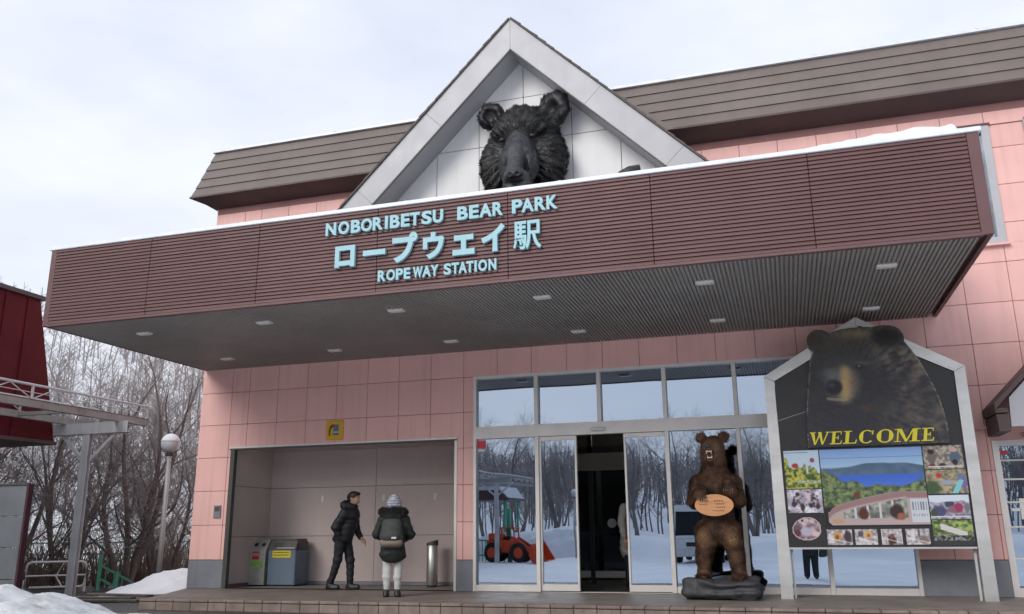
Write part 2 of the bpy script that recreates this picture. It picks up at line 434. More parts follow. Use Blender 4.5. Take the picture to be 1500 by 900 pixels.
M['print'] = print_mat('printed_sheet')

# ------------------------------------------------------------------ terrain
def sstep(a, b, x):
    t = np.clip((x - a) / (b - a), 0, 1); return t * t * (3 - 2 * t)
def height(x, y):
    x = np.asarray(x, float); y = np.asarray(y, float)
    P = np.stack([x, y, np.zeros_like(x)], -1)
    z = -0.15 - 0.36 * sstep(-2.6, -13, y) * 1.0
    z = z - 0.26 * sstep(-0.5, -6, x) * sstep(-6, 0, y)
    z = z + 0.95 * sstep(-30.5, -34, y) + 0.25 * sstep(-30, -34, y) * fbm(P, 0.12, 3)
    d = np.hypot(x - CAM.x, y - CAM.y); th = np.arctan2(y - CAM.y, x - CAM.x)      # 90 deg = towards the facade
    left = sstep(R(100), R(122), th) * (1 - sstep(R(168), R(180), th)) + 0.0
    back = 1 - left
    z = z - 2.2 * left * sstep(27, 45, d)
    hillL = np.clip(d - 46, 0, 95) * 0.37 + np.clip(d - 141, 0, 200) * 0.06
    hillB = np.clip(d - 60, 0, 90) * 0.095
    hillB = hillB * sstep(0, 60, np.hypot(x - 6, y - 8) - 25)
    z = z + left * hillL + back * hillB
    rough = fbm(P, 0.03, 4) * sstep(40, 110, d) * 9 * (0.35 + 0.65 * left) + fbm(P, 0.4, 3) * 0.05 * sstep(7.5, 12, np.maximum(-y, np.maximum(y - 4, -x + 2)))
    return z + rough
def hz(x, y): return float(height(np.array([x]), np.array([y]))[0])
nr_, na_ = 150, 240
rr = np.concatenate([[0.0], 0.6 * (760 / 0.6) ** (np.arange(nr_ - 1) / (nr_ - 2))])
aa = np.arange(na_) * 2 * math.pi / na_
RRg, AAg = np.meshgrid(rr, aa, indexing='ij')
gx = CAM.x + RRg * np.cos(AAg); gy = CAM.y + RRg * np.sin(AAg); gz = height(gx, gy)
gv = np.stack([gx, gy, gz], -1).reshape(-1, 3)
ii, jj = np.meshgrid(np.arange(nr_ - 1), np.arange(na_), indexing='ij')
gf = np.stack([ii * na_ + jj, (ii + 1) * na_ + jj, (ii + 1) * na_ + (jj + 1) % na_, ii * na_ + (jj + 1) % na_], -1).reshape(-1, 4)
def ground_mat():
    m = bpy.data.materials.new('asphalt_and_snow'); m.use_nodes = True; nt = m.node_tree; N, Lk = nt.nodes, nt.links; bs = N['Principled BSDF']
    geo = N.new('ShaderNodeNewGeometry'); sp = N.new('ShaderNodeSeparateXYZ'); Lk.new(geo.outputs['Position'], sp.inputs[0])
    def mr(src, a, b, c=0, d=1):
        r = N.new('ShaderNodeMapRange'); r.inputs['From Min'].default_value = a; r.inputs['From Max'].default_value = b
        r.inputs['To Min'].default_value = c; r.inputs['To Max'].default_value = d; Lk.new(src, r.inputs['Value']); return r.outputs['Result']
    def mth(op, a, b):
        q = N.new('ShaderNodeMath'); q.operation = op
        for i, s in enumerate((a, b)):
            if isinstance(s, (int, float)): q.inputs[i].default_value = s
            else: Lk.new(s, q.inputs[i])
        return q.outputs[0]
    def nz(sc, det=5):
        n = N.new('ShaderNodeTexNoise'); n.inputs['Scale'].default_value = sc; n.inputs['Detail'].default_value = det; Lk.new(geo.outputs['Position'], n.inputs['Vector']); return n.outputs['Fac']
    n1 = nz(0.45, 6); n2 = nz(7, 5); n3 = nz(90, 3)
    jit = mr(n1, 0.25, 0.75, -0.7, 0.7)
    south = mr(mth('ADD', sp.outputs[1], jit), -3.75, -4.1)
    west = mr(mth('ADD', sp.outputs[0], jit), -12.0, -13.5)
    north = mr(mth('ADD', sp.outputs[1], jit), 9.0, 10.5)
    east = mr(sp.outputs[0], 24, 28)
    snow = mth('MAXIMUM', mth('MAXIMUM', south, west), mth('MAXIMUM', north, east))
    mx = N.new('ShaderNodeMix'); mx.data_type = 'RGBA'; Lk.new(snow, mx.inputs[0])
    ca = N.new('ShaderNodeMix'); ca.data_type = 'RGBA'; Lk.new(mr(n2, 0.35, 0.7), ca.inputs[0]); ca.inputs[6].default_value = (0.040, 0.037, 0.034, 1); ca.inputs[7].default_value = (0.075, 0.068, 0.06, 1)
    cs = N.new('ShaderNodeMix'); cs.data_type = 'RGBA'; Lk.new(mr(n1, 0.35, 0.75), cs.inputs[0]); cs.inputs[6].default_value = (0.72, 0.74, 0.78, 1); cs.inputs[7].default_value = (0.84, 0.85, 0.87, 1)
    Lk.new(ca.outputs[2], mx.inputs[6]); Lk.new(cs.outputs[2], mx.inputs[7]); Lk.new(mx.outputs[2], bs.inputs['Base Color'])
    ra = mr(n1, 0.35, 0.65, 0.28, 0.65); rx = N.new('ShaderNodeMix'); Lk.new(snow, rx.inputs[0]); Lk.new(ra, rx.inputs[2]); rx.inputs[3].default_value = 0.75
    Lk.new(rx.outputs[0], bs.inputs['Roughness'])
    b = N.new('ShaderNodeBump'); b.inputs['Strength'].default_value = 0.35; b.inputs['Distance'].default_value = 0.02
    Lk.new(mth('ADD', n2, n3), b.inputs['Height']); Lk.new(b.outputs['Normal'], bs.inputs['Normal'])
    return m
M['ground'] = ground_mat()
g_ob = put('ground', np_mesh('ground', gv, gf), M['ground']); tag(g_ob, kind='structure')

# ------------------------------------------------------------------ terrace in front of the station
TY = -2.42                                                     # front edge of the terrace
terr = MB().add([(0.0, 0.3, z_) if k_ == 0 else (17.0, 0.3, z_) if k_ == 1 else (17.0, TY + 0.30, z_) if k_ == 2 else (0.98, TY + 0.30, z_) if k_ == 3 else (0.0, -0.02, z_) for z_ in (-0.5, 0.0) for k_ in range(5)],
                 [(0, 1, 2, 3, 4), (9, 8, 7, 6, 5)] + [(i, i + 5, (i + 1) % 5 + 5, (i + 1) % 5) for i in range(5)]).build('terrace', M['concrete']); tag(terr, kind='structure')
MB().box(1.02, 17.0, TY + 0.012, TY + 0.31, -0.5, -0.012).build('tile_bed', M['tile_joint'], terr)
tw = 0.303
for k in range(53):
    x0 = 1.01 + k * tw
    dz = random.uniform(-0.003, 0.003)
    piece('nosing_tile', x0 + 0.004, x0 + tw - 0.004, TY - 0.004 + random.uniform(-.003, .003), TY + 0.302, -0.035, 0.004 + dz, M['tile'], terr, 0.008)
    piece('face_tile', x0 + 0.004, x0 + tw - 0.004, TY + random.uniform(0, .004), TY + 0.03, -0.155, -0.042, M['tile'], terr, 0.006)
# ------------------------------------------------------------------ the station building
st = thing('station_building', 'pink panelled ropeway station with white gable and wide maroon canopy over its entrance', 'building')
XE = 16.5                                                      # how far the building runs to the right
OPN = [(0.724, 5.146, 0.0, 2.454), (5.446, 12.09, 0.0, 3.492), (13.2, 14.3, 0.0, 2.1), (12.45, 13.80, 4.97, 6.86), (14.27, 15.65, 4.97, 6.88)]
def split_rects(rect, holes):
    out = [rect]
    for (a, b, c, d) in holes:
        nx = []
        for (x0, x1, z0, z1) in out:
            if x1 <= a or x0 >= b or z1 <= c or z0 >= d: nx.append((x0, x1, z0, z1)); continue
            if z1 > d: nx.append((x0, x1, d, z1))
            if z0 < c: nx.append((x0, x1, z0, c))
            zz0, zz1 = max(z0, c), min(z1, d)
            if x0 < a: nx.append((x0, a, zz0, zz1))
            if x1 > b: nx.append((b, x1, zz0, zz1))
        out = nx
    return out
WT = 7.24
core = MB()
for (x0, x1, z0, z1) in split_rects((0.004, XE, -0.3, WT + 0.1), OPN): core.box(x0, x1, 0.0, 0.22, z0, z1)
core.box(0.004, 0.2, 0.22, 9.0, -0.3, WT).box(XE - 0.2, XE, 0.22, 9.0, -0.3, WT).box(0.2, XE - 0.2, 8.8, 9.0, -0.3, WT)
wall = core.build('wall', M['pink_joint'], st)
MB().box(0.2, XE - .2, 0.22, 8.8, WT - 0.1, WT + 0.05).build('roof_slab', M['eave'], st)
cols = [0.0, 0.655, 1.026] + [1.632 + 0.606 * k for k in range(25)]
rows = [0.486 + 0.6008 * k for k in range(12)]
PT = 0.016
for i in range(len(cols) - 1):
    for j in range(len(rows) - 1):
        x0, x1, z0, z1 = cols[i], cols[i + 1], rows[j], min(rows[j + 1], WT)
        if z1 - z0 < 0.05: continue
        if 4.0 < z0 < 4.6 and 0.3 < x0 < 12: continue             # behind the canopy structure
        for (a, b, c, d) in split_rects((x0, x1, z0, z1), OPN):
            g = 0.0035
            if b - a < 0.02 or d - c < 0.02: continue
            piece('wall_panel', a + (g if a == x0 else 0), b - (g if b == x1 else 0), -PT, 0.0, c + (g if c == z0 else 0), d - (g if d == z1 else 0), M['pink'], st, 0.004)
for (x0, x1, z0, z1) in split_rects((0.0, XE, 0.0, 0.478), OPN):
    if z1 - z0 > 0.05: piece('dado_panel', x0, x1, -0.02, 0.0, z0 + 0.002, z1, M['dado'], st, 0.004)
MB().box(12.99, XE, -0.045, 0.0, 2.262, 2.292).build('drip_ledge', M['pink'], st)
# left flank, seen from other positions
piece('flank_panel', -0.016, 0.0, 0.0, 9.0, 0.486, WT, M['pink'], st, 0.004)
piece('flank_dado', -0.02, 0.0, 0.0, 9.0, -0.4, 0.478, M['dado'], st, 0.004)

# mansard roof: five lapped metal courses on each side of the gable
EY, EZ, TYR, TZR = -0.37, 7.39, -0.10, 8.405
def course(x0a, x1a, x0b, x1b, k, n=5, name='roof_course'):
    t0, t1 = k / n, (k + 1) / n
    def pt(x0, x1, t, lift): 
        y = EY + (TYR - EY) * t - lift * 0.95; z = EZ + (TZR - EZ) * t - lift * 0.26
        return y, z
    y0, z0 = pt(0, 0, t0, 0.030); y1, z1 = pt(0, 0, t1, 0.006)
    xa0, xa1 = x0a + (x0b - x0a) * t0, x0a + (x0b - x0a) * t1
    xb0, xb1 = x1a + (x1b - x1a) * t0, x1a + (x1b - x1a) * t1
    v = [(xa0, y0, z0), (xb0, y0, z0), (xb1, y1, z1), (xa1, y1, z1), (xa0, y0 + 0.05, z0 + 0.006), (xb0, y0 + 0.05, z0 + 0.006), (xb1, y1 + 0.05, z1 + 0.006), (xa1, y1 + 0.05, z1 + 0.006)]
    return MB().add(v, [(0, 1, 2, 3), (7, 6, 5, 4), (0, 4, 5, 1), (1, 5, 6, 2), (2, 6, 7, 3), (3, 7, 4, 0)]).build(name, M['roof'], roof)
roof = MB()
for (xa, xb, xat, xbt) in ((-0.35, 4.25, -0.08, 5.2), (8.62, XE, 7.7, XE)):
    roof.add([(xa, EY + 0.03, EZ), (xb, EY + 0.03, EZ), (xbt, TYR + 0.03, TZR), (xat, TYR + 0.03, TZR), (xa, 9.3, EZ), (xb, 9.3, EZ), (xbt, 9.0, TZR), (xat, 9.0, TZR)],
             [(0, 1, 2, 3), (4, 7, 6, 5), (0, 3, 7, 4), (1, 5, 6, 2), (3, 2, 6, 7), (0, 4, 5, 1)])
roof = roof.build('roof', M['eave'], st)
for k in range(5):
    course(-0.376, 4.2, -0.09, 5.2, k)
    course(9.05, XE, 8.06, XE, k)
for xa, xb in ((-0.13, 5.15), (7.75, XE)): MB().box(xa, xb, -0.16, -0.02, TZR, TZR + 0.05).build('roof_coping', M['cap'], roof)
for x in (0.2, 2.6, 9.0, 11.4, 13.8): MB().box(x, x + 0.06, -0.165, -0.02, TZR + 0.045, TZR + 0.062).build('coping_clip', M['cap'], roof)
# sloping soffit between eave and wall
for xa, xb, xw in ((-0.40, 4.22, 0.0), (8.65, XE, 8.65)):
    MB().add([(xa, EY - 0.03, EZ + 0.004), (xb, EY - 0.03, EZ + 0.004), (xb, EY - 0.03, EZ - 0.03), (xa, EY - 0.03, EZ - 0.03), (xw, -0.02, WT - 0.02), (xb, -0.02, WT - 0.02), (xw, 0.0, EZ), (xb, 0.0, EZ)],
             [(3, 2, 1, 0), (4, 5, 2, 3), (0, 1, 7, 6), (0, 6, 4, 3), (1, 2, 5, 7), (6, 7, 5, 4)]).build('eave_soffit', M['eave'], roof)

# gable
GX, GA, GF, GB = 6.435, 9.676, -0.90, -0.35                    # centre, apex height, front and wall plane
gable = MB()
vt = 0.585                                                      # vertical depth of the barge board
zb = 5.16
def chev(side, d0, d1, z_lo, z_hi):
    """piece of the sloping board between two heights of its outer edge (45 degree pitch)"""
    o = lambda z, d: (GX + side * (GA - d - z), z)
    return [o(z_hi, d0), o(z_hi - 0.0, d0)]
def slope_pt(side, s, d):
    """s metres down the slope from the apex, d metres in from the outer edge"""
    c = math.sqrt(0.5)
    return (GX + side * (s * c - d * c), GA - s * c - d * c)
bw = vt * math.sqrt(0.5)
roofg = MB().prism([(GX - 3.9, GA - 3.9 - 0.1), (GX, GA - 0.1), (GX + 3.9, GA - 3.9 - 0.1), (GX + 3.9, GA - 3.9 - 0.5), (GX, GA - 0.52), (GX - 3.9, GA - 3.9 - 0.5)], GF + 0.02, 3.0).build('gable_roof', M['white'], st)
for sd in (-1, 1):
    cuts = [0.0, 2.23, 4.05, 5.6]
    for i in range(3):
        s0, s1 = cuts[i] + (0.003 if i else 0), cuts[i + 1] - 0.003
        if i == 0: poly = [slope_pt(sd, 0, 0), slope_pt(sd, s1, 0), slope_pt(sd, s1, bw), (GX, GA - vt)]; poly[0] = (GX + sd * 0.003, GA - 0.003); poly[3] = (GX + sd * 0.003, GA - vt)
        else: poly = [slope_pt(sd, s0, 0), slope_pt(sd, s1, 0), slope_pt(sd, s1, bw), slope_pt(sd, s0, bw)]
        MB().prism(poly, GF, GF + 0.03).build('barge_board', M['white'], roofg)
    # lining of the overhang
    MB().prism([(GX, GA - vt + 0.004), slope_pt(sd, 5.6, bw - 0.003), slope_pt(sd, 5.6, bw - 0.04), (GX, GA - vt + 0.06)], GF + 0.03, GB + 0.02).build('overhang_lining', M['white'], roofg)
    MB().prism([slope_pt(sd, 0.45, bw), slope_pt(sd, 5.6, bw), slope_pt(sd, 5.6, bw + 0.02), slope_pt(sd, 0.45, bw + 0.02)], GF + 0.004, GF + 0.03).build('edge_trim', M['jamb'], roofg)
    # shingles, lapped down the slope
    n = 26
    for i in range(n):
        s0, s1 = i * 5.5 / n, (i + 1) * 5.5 / n + 0.03
        j = random.uniform(-0.006, 0.006)
        a, b = slope_pt(sd, s0, -0.012 - 0.018), slope_pt(sd, s1, -0.045 + j)
        c, d = slope_pt(sd, s1, -0.004), slope_pt(sd, s0, -0.004)
        MB().prism([a, b, c, d], GF - 0.03 + random.uniform(-.004, .004), 2.9).build('shingle_course', M['shingle'], roofg)
    # valley flashing against the mansard
for (a, b) in (((8.06, TYR - 0.05, 8.40), (9.12, EY - 0.05, 7.36)), ((4.84, TYR - 0.05, 8.40), (3.78, EY - 0.05, 7.36))):
    s_ = 1 if a[0] > GX else -1
    MB().add([a, b, (b[0] - s_ * 0.35, b[1] - 0.02, b[2] - 0.02), (a[0] - s_ * 0.35, a[1] - 0.02, a[2] - 0.02), (a[0], a[1] + .04, a[2]), (b[0], b[1] + .04, b[2])],
             [(0, 1, 2, 3), (0, 4, 5, 1)]).build('valley_flashing', M['roof'], roofg)
def clip_poly(poly, a, b, c):
    """keep a*x+b*z<=c"""
    out = []
    for i in range(len(poly)):
        p, q = poly[i], poly[(i + 1) % len(poly)]; fp, fq = a * p[0] + b * p[1] - c, a * q[0] + b * q[1] - c
        if fp <= 0: out.append(p)
        if fp * fq < 0:
            t = fp / (fp - fq); out.append((p[0] + (q[0] - p[0]) * t, p[1] + (q[1] - p[1]) * t))
    return out
tri_top = GA - vt + 0.05
MB().prism([(GX - 4.0, tri_top - 4.0), (GX + 4.0, tri_top - 4.0), (GX, tri_top)], GB + 0.012, GB + 0.3).build('gable_backing', M['joint_dark'], st)
gx_j = [GX - 4.2 + 0.065, 4.01, 4.86, 5.665, 6.50, 7.37, 8.21, 9.05]
gz_j = [5.0, 5.85, 6.71, 7.565, 8.42, 9.3]
for i in range(len(gx_j) - 1):
    for j in range(len(gz_j) - 1):
        g = 0.006
        pl = [(gx_j[i] + g, gz_j[j] + g), (gx_j[i + 1] - g, gz_j[j] + g), (gx_j[i + 1] - g, gz_j[j + 1] - g), (gx_j[i] + g, gz_j[j + 1] - g)]
        pl = clip_poly(pl, 1, 1, GX + tri_top); pl = clip_poly(pl, -1, 1, -GX + tri_top) if len(pl) > 2 else []
        if len(pl) > 2: MB().prism(pl, GB, GB + 0.012).build('gable_panel', M['white_panel'], st)

# canopy
CX0, CX1, CYF, CZ0, CZ1 = 0.03, 12.73, -3.884, 3.9375, 5.121
can = MB().box(CX0 + 0.05, CX1 - 0.05, CYF + 0.04, -0.017, CZ0 + 0.06, CZ1 - 0.02).build('canopy', M['maroon'], st)
MB().box(CX0, CX0 + 0.05, CYF + 0.02, -0.02, CZ0, CZ1).build('canopy_side', M['maroon'], can)
MB().box(CX1 - 0.05, CX1, CYF + 0.02, -0.02, CZ0, CZ1).build('canopy_side', M['maroon'], can)
for a, b in ((CX0, CX0 + 0.105), (CX1 - 0.125, CX1)): piece('corner_trim', a, b, CYF - 0.012, CYF + 0.035, CZ0 - 0.006, CZ1, M['maroon'], can, 0.006)
MB().box(CX0 + 0.1, CX1 - 0.1, CYF - 0.014, CYF + 0.06, CZ0 - 0.012, CZ0 + 0.022).build('drip_edge', M['maroon'], can)
nslat = 23; sh = (CZ1 - CZ0 - 0.02) / nslat
fj = [CX0 + 0.106] + [0.05 + 1.815 * k for k in range(1, 7)] + [CX1 - 0.126]
def slat_mesh(w):
    key = ('slat', round(w, 3))
    if key not in _shared:
        h = sh
        prof = [(-0.016, 0.006), (-0.016, h * 0.55), (-0.004, h - 0.002), (0.03, h - 0.002), (0.03, 0.006)]       # (y, z)
        vs = [(-w / 2, y, z) for y, z in prof] + [(w / 2, y, z) for y, z in prof]; n = 5
        fs = [tuple(range(n)), tuple(range(2 * n - 1, n - 1, -1))] + [(i, i + n, (i + 1) % n + n, (i + 1) % n) for i in range(n)]
        m = MB().add(vs, [f[::-1] for f in fs]).mesh('slat'); m.materials.append(M['slat']); _shared[key] = m
    return _shared[key]
for i in range(len(fj) - 1):
    a, b = fj[i] + 0.005, fj[i + 1] - 0.005
    for k in range(nslat):
        put('slat', slat_mesh(b - a), None, can, ((a + b) / 2, CYF + random.uniform(-.0012, .0012), CZ0 + 0.02 + k * sh))
MB().box(CX0 + 0.1, CX1 - 0.1, CYF + 0.018, CYF + 0.05, CZ0 + 0.022, CZ1 - 0.01).build('fascia_backing', M['joint_dark'], can)
# ribbed soffit: real ribs running back to the wall
ribs = MB(); pitch = 0.052; x = CX0 + 0.06
n = int((CX1 - CX0 - 0.12) / pitch)
vs = []; fs = []
for k in range(n):
    xa = CX0 + 0.06 + k * pitch
    for dx, z in ((0, CZ0 + 0.022), (0.008, CZ0), (pitch - 0.018, CZ0), (pitch - 0.010, CZ0 + 0.022)):
        vs += [(xa + dx, CYF + 0.05, z), (xa + dx, -0.0165, z)]
for k in range(4 * n - 1): fs.append((2 * k, 2 * k + 2, 2 * k + 3, 2 * k + 1))
ribs.add(vs, fs).build('soffit', M['soffit'], can)
for k in range(6):
    for y in (-3.02, -0.90):
        xc = 1.14 + 2.122 * k
        fr = piece('downlight', xc - 0.115, xc + 0.115, y - 0.06, y + 0.06, CZ0 - 0.022, CZ0 + 0.02, M['offwhite'], can, 0.008)
        MB().cbox(-0.085, 0.085, -0.04, 0.04, -0.027, -0.02, 0.002).build('lens', M['alu'], fr)
cj = [CX0 - 0.03, 1.5, 3.6, 5.9, 8.0, 9.55, 11.2, CX1 + 0.03]
for i in range(len(cj) - 1):
    piece('coping', cj[i] + 0.003, cj[i + 1] - 0.003, CYF - 0.035, CYF + 0.16, CZ1 - 0.002, CZ1 + 0.052, M['cap'], can, 0.006)
for xk in cj[1:-1]: piece('coping_clip', xk - 0.018, xk + 0.018, CYF - 0.037, CYF + 0.162, CZ1 - 0.004, CZ1 + 0.055, M['cap'], can, 0.004)
MB().box(CX0 + 0.06, CX1 - 0.06, CYF + 0.05, GB - 0.02, CZ1 - 0.06, CZ1 - 0.02).build('canopy_roof', M['eave'], can)

for x, y, z, s in ((8.78, -3.25, 5.36, 1.0), (6.02, -3.45, 5.17, 0.55), (6.27, -3.5, 5.17, 0.45)):
    fl = MB().tube([(-0.13 * s, 0, 0.05 * s), (0.0, 0, 0.09 * s), (0.13 * s, 0, 0.10 * s)], [0.05 * s, 0.085 * s, 0.10 * s], 14).build('floodlight', M['black'], can, True, (x, y, z)); fl.rotation_euler = (0, 0, R(20))
    MB().cbox(-0.02, 0.02, -0.02, 0.02, CZ1 - 0.03 - z, 0.03, 0.005).build('bracket', M['jamb'], fl)

# lettering on the fascia, each character a raised metal letter
LET = [('N', 4.742, 4.897, 1), ('O', 4.932, 5.093, 1), ('B', 5.12, 5.262, 1), ('O', 5.269, 5.432, 1), ('R', 5.442, 5.589, 1), ('I', 5.62, 5.662, 1), ('B', 5.692, 5.834, 1), ('E', 5.851, 5.975, 1), ('T', 5.981, 6.116, 1), ('S', 6.144, 6.288, 1), ('U', 6.302, 6.444, 1),
       ('B', 6.642, 6.789, 1), ('E', 6.805, 6.935, 1), ('A', 6.942, 7.113, 1), ('R', 7.122, 7.261, 1), ('P', 7.381, 7.518, 1), ('A', 7.505, 7.668, 1), ('R', 7.679, 7.824, 1), ('K', 7.832, 7.976, 1),
       ('R', 5.541, 5.652, 3), ('O', 5.664, 5.786, 3), ('P', 5.798, 5.898, 3), ('E', 5.91, 6.0, 3), ('W', 6.037, 6.172, 3), ('A', 6.168, 6.288, 3), ('Y', 6.283, 6.391, 3), ('S', 6.463, 6.564, 3), ('T', 6.57, 6.669, 3), ('A', 6.665, 6.777, 3), ('T', 6.77, 6.865, 3), ('I', 6.88, 6.909, 3), ('O', 6.931, 7.045, 3), ('N', 7.067, 7.168, 3)]
KANA = [('\u30ed', 4.901, 5.195, 4.331, 4.631), ('\u30fc', 5.316, 5.637, 4.452, 4.529), ('\u30d7', 5.738, 6.093, 4.31, 4.713), ('\u30a6', 6.17, 6.466, 4.313, 4.675), ('\u30a7', 6.584, 6.88, 4.322, 4.596), ('\u30a4', 6.969, 7.285, 4.325, 4.691), ('\u99c5', 7.392, 7.757, 4.305, 4.681)]
_txt = {}
def text_job(ch, off, key):
    cu = bpy.data.curves.new('t', 'FONT'); cu.body = ch; cu.extrude = 0.02; cu.offset = off; cu.resolution_u = 4; cu.size = 1.0
    o = bpy.data.objects.new('t', cu); COL.objects.link(o); _txt[key] = o
for c, *_ in LET:
    if c not in _txt: text_job(c, 0.036, c)
for c, *_ in KANA: text_job(c, 0.016 if c == '\u99c5' else 0.045, c)
bpy.context.view_layer.update()
_dg = bpy.context.evaluated_depsgraph_get(); _tm = {}
for key, o in _txt.items():
    me = bpy.data.meshes.new_from_object(o.evaluated_get(_dg)); v, _, _ = mesh_arrays(me)
    _tm[key] = (me, v.copy())
for o in _txt.values(): bpy.data.objects.remove(o)
def letter(ch, x0, x1, z0, z1, y, depth, m, parent, name='letter'):
    me, v = _tm[ch]; me = me.copy(); lo, hi = v.min(0), v.max(0)
    u = (v - lo) / np.maximum(hi - lo, 1e-6)
    w = np.stack([x0 + u[:, 0] * (x1 - x0), y - u[:, 2] * depth, z0 + u[:, 1] * (z1 - z0)], 1)
    me.vertices.foreach_set('co', w.astype(np.float32).ravel()); me.update()
    me.materials.clear(); me.materials.append(m)
    return put(name, me, None, parent)
LY = CYF - 0.02
for c, x0, x1, ln in LET:
    z0, z1 = (4.80, 4.982) if ln == 1 else (4.082, 4.232)
    letter(c, x0, x1, z0, z1, LY, 0.04, M['letter'], can)
for c, x0, x1, z0, z1 in KANA: letter(c, x0, x1, z0, z1, LY, 0.045, M['letter'], can)

# alcove
AX0, AX1, AY = 0.724, 5.146, 1.35
alc = MB().box(AX0 - 0.1, AX0, 0.22, AY + 0.1, -0.02, 2.56).box(AX1, AX1 + 0.1, 0.22, AY + 0.1, -0.02, 2.56).box(AX0, AX1, AY + 0.02, AY + 0.1, -0.02, 2.56).box(AX0, AX1, 0.22, AY + 0.02, 2.50, 2.56).build('alcove', M['alcove_joint'], st)
az = [0.06, 0.88, 1.785, 2.498]; axj = [AX0 + 0.004, 3.0, AX1 - 0.004]
for j in range(3):
    for i in range(2): piece('alcove_panel', axj[i] + 0.003, axj[i + 1] - 0.003, AY, AY + 0.018, az[j] + 0.003, az[j + 1] - 0.003, M['alcove'], alc, 0.004)
    piece('alcove_panel', AX0 + 0.001, AX0 + 0.018, 0.06, AY - 0.002, az[j] + 0.003, az[j + 1] - 0.003, M['alcove'], alc, 0.004)
    piece('alcove_panel', AX1 - 0.018, AX1 - 0.001, 0.06, AY - 0.002, az[j] + 0.003, az[j + 1] - 0.003, M['alcove'], alc, 0.004)
piece('alcove_ceiling', AX0 + 0.02, AX1 - 0.02, 0.06, AY - 0.002, 2.485, 2.499, M['alcove'], alc, 0.003)
piece('skirting', AX0 + 0.02, AX1 - 0.02, AY - 0.012, AY + 0.02, 0.003, 0.06, M['dado'], alc, 0.004)
MB().box(AX0 - 0.1, AX1 + 0.1, 0.3002, AY + 0.1, -0.2, 0.0).build('alcove_floor', M['concrete'], alc)
for x in (1.89, 3.166, 4.214):
    pl = piece('switch_plate', x - 0.035, x + 0.035, AY - 0.012, AY + 0.002, 1.505, 1.625, M['offwhite'], alc, 0.004)
    MB().cbox(-0.014, 0.014, -0.012, -0.004, -0.022, 0.022, 0.003).build('switch', M['alu'], pl)
jb = MB().box(AX0 - 0.03, AX0 + 0.055, -0.035, 0.06, 0, 2.454 - 0.005).box(AX1 - 0.03, AX1 + 0.03, -0.035, 0.06, 0, 2.454 - 0.005).box(AX0 - 0.03, AX1 + 0.03, -0.036, 0.06, 2.45, 2.49)
jb = MB().box(AX0 + 0.001, AX0 + 0.085, -0.03, 0.06, 0.003, 2.42).build('jamb', M['jamb'], alc)
MB().box(AX1 - 0.03, AX1 + 0.015, -0.034, 0.06, 0.003, 2.42).build('jamb', M['alu'], alc)
MB().box(AX0 - 0.02, AX1 + 0.015, -0.036, 0.06, 2.4205, 2.445).build('lintel_shadow_gap', M['jamb'], alc)
MB().box(AX0 - 0.03, AX1 + 0.02, -0.04, 0.06, 2.4455, 2.475).build('lintel', M['alu'], alc)

# entrance glazing
GY0, GY1, GP = -0.012, 0.11, 0.05
FX = [5.446, 6.55, 7.61, 8.668, 9.757, 10.91, 12.09]
fr = MB()
fr.box(FX[0], FX[0] + 0.05, GY0 - 0.008, GY1, 0.003, 3.492); fr.box(FX[-1] - 0.05, FX[-1], GY0 - 0.008, GY1, 0.003, 3.492)
fr.box(FX[0] + 0.05, FX[-1] - 0.05, GY0 - 0.002, GY1, 3.445, 3.492)
fr.box(FX[0] + 0.05, FX[-1] - 0.05, GY0 - 0.012, GY1, 2.43, 2.63)
entr = fr.build('entrance_frame', M['alu'], st)
for x in FX[1:-1]:
    piece('mullion', x - 0.032, x + 0.032, GY0 - 0.02, GY1, 2.631, 3.444, M['alu'], entr, 0.004)
    if abs(x - 7.61) > 0.1: piece('mullion', x - 0.032, x + 0.032, GY0 - 0.02, GY1, 0.003, 2.429, M['alu'], entr, 0.004)
def pane(a, b, y, z0, z1, parent):
    """sheet of glass, seated a hair out of true as real panes are"""
    o = MB().box(-(b - a) / 2, (b - a) / 2, 0, 0.008, -(z1 - z0) / 2, (z1 - z0) / 2).build('pane', M['glass'], parent, loc=((a + b) / 2, y, (z0 + z1) / 2))
    o.rotation_euler = (random.uniform(-.0025, .0025), 0, random.uniform(-.003, .003)); return o
for i in range(6):
    a, b = FX[i] + (0.05 if i == 0 else 0.032), FX[i + 1] - (0.05 if i == 5 else 0.032)
    pane(a, b, GP, 2.63, 3.445, entr)
for a, b in ((FX[0] + 0.05, 6.518), (8.70, 9.725), (9.789, 10.878), (10.942, FX[-1] - 0.05)):
    pane(a, b, GP, 0.10, 2.43, entr)
    piece('bottom_rail', a, b, GY0, GY1 - 0.01, 0.003, 0.10, M['alu'], entr, 0.004)
for a, b in ((6.582, 7.205), (7.98, 8.66)):
    d = MB().box(a, a + 0.03, 0.012, 0.075, 0.02, 2.425).box(b - 0.03, b, 0.012, 0.075, 0.02, 2.425).box(a + 0.03, b - 0.03, 0.012, 0.075, 0.02, 0.115).box(a + 0.03, b - 0.03, 0.012, 0.075, 2.36, 2.425).build('sliding_door', M['alu'], entr)
    pane(a + 0.03, b - 0.03, 0.04, 0.115, 2.36, d)
piece('door_sensor', 7.47, 7.70, -0.075, -0.024, 2.475, 2.53, M['offwhite'], entr, 0.012)
MB().box(FX[0] + 0.05, FX[-1] - 0.05, 0.0, 0.12, -0.02, 0.006).build('threshold', M['alu'], entr)
red_st = mat('red_sticker', (0.55, 0.02, 0.03), 0.4)
s_ = MB().box(5.505, 5.645, 0.038, 0.049, 2.275, 2.405).build('sticker', red_st, entr)
MB().box(5.51, 5.64, 0.037, 0.049, 2.225, 2.262).build('sticker', M['offwhite'], entr)

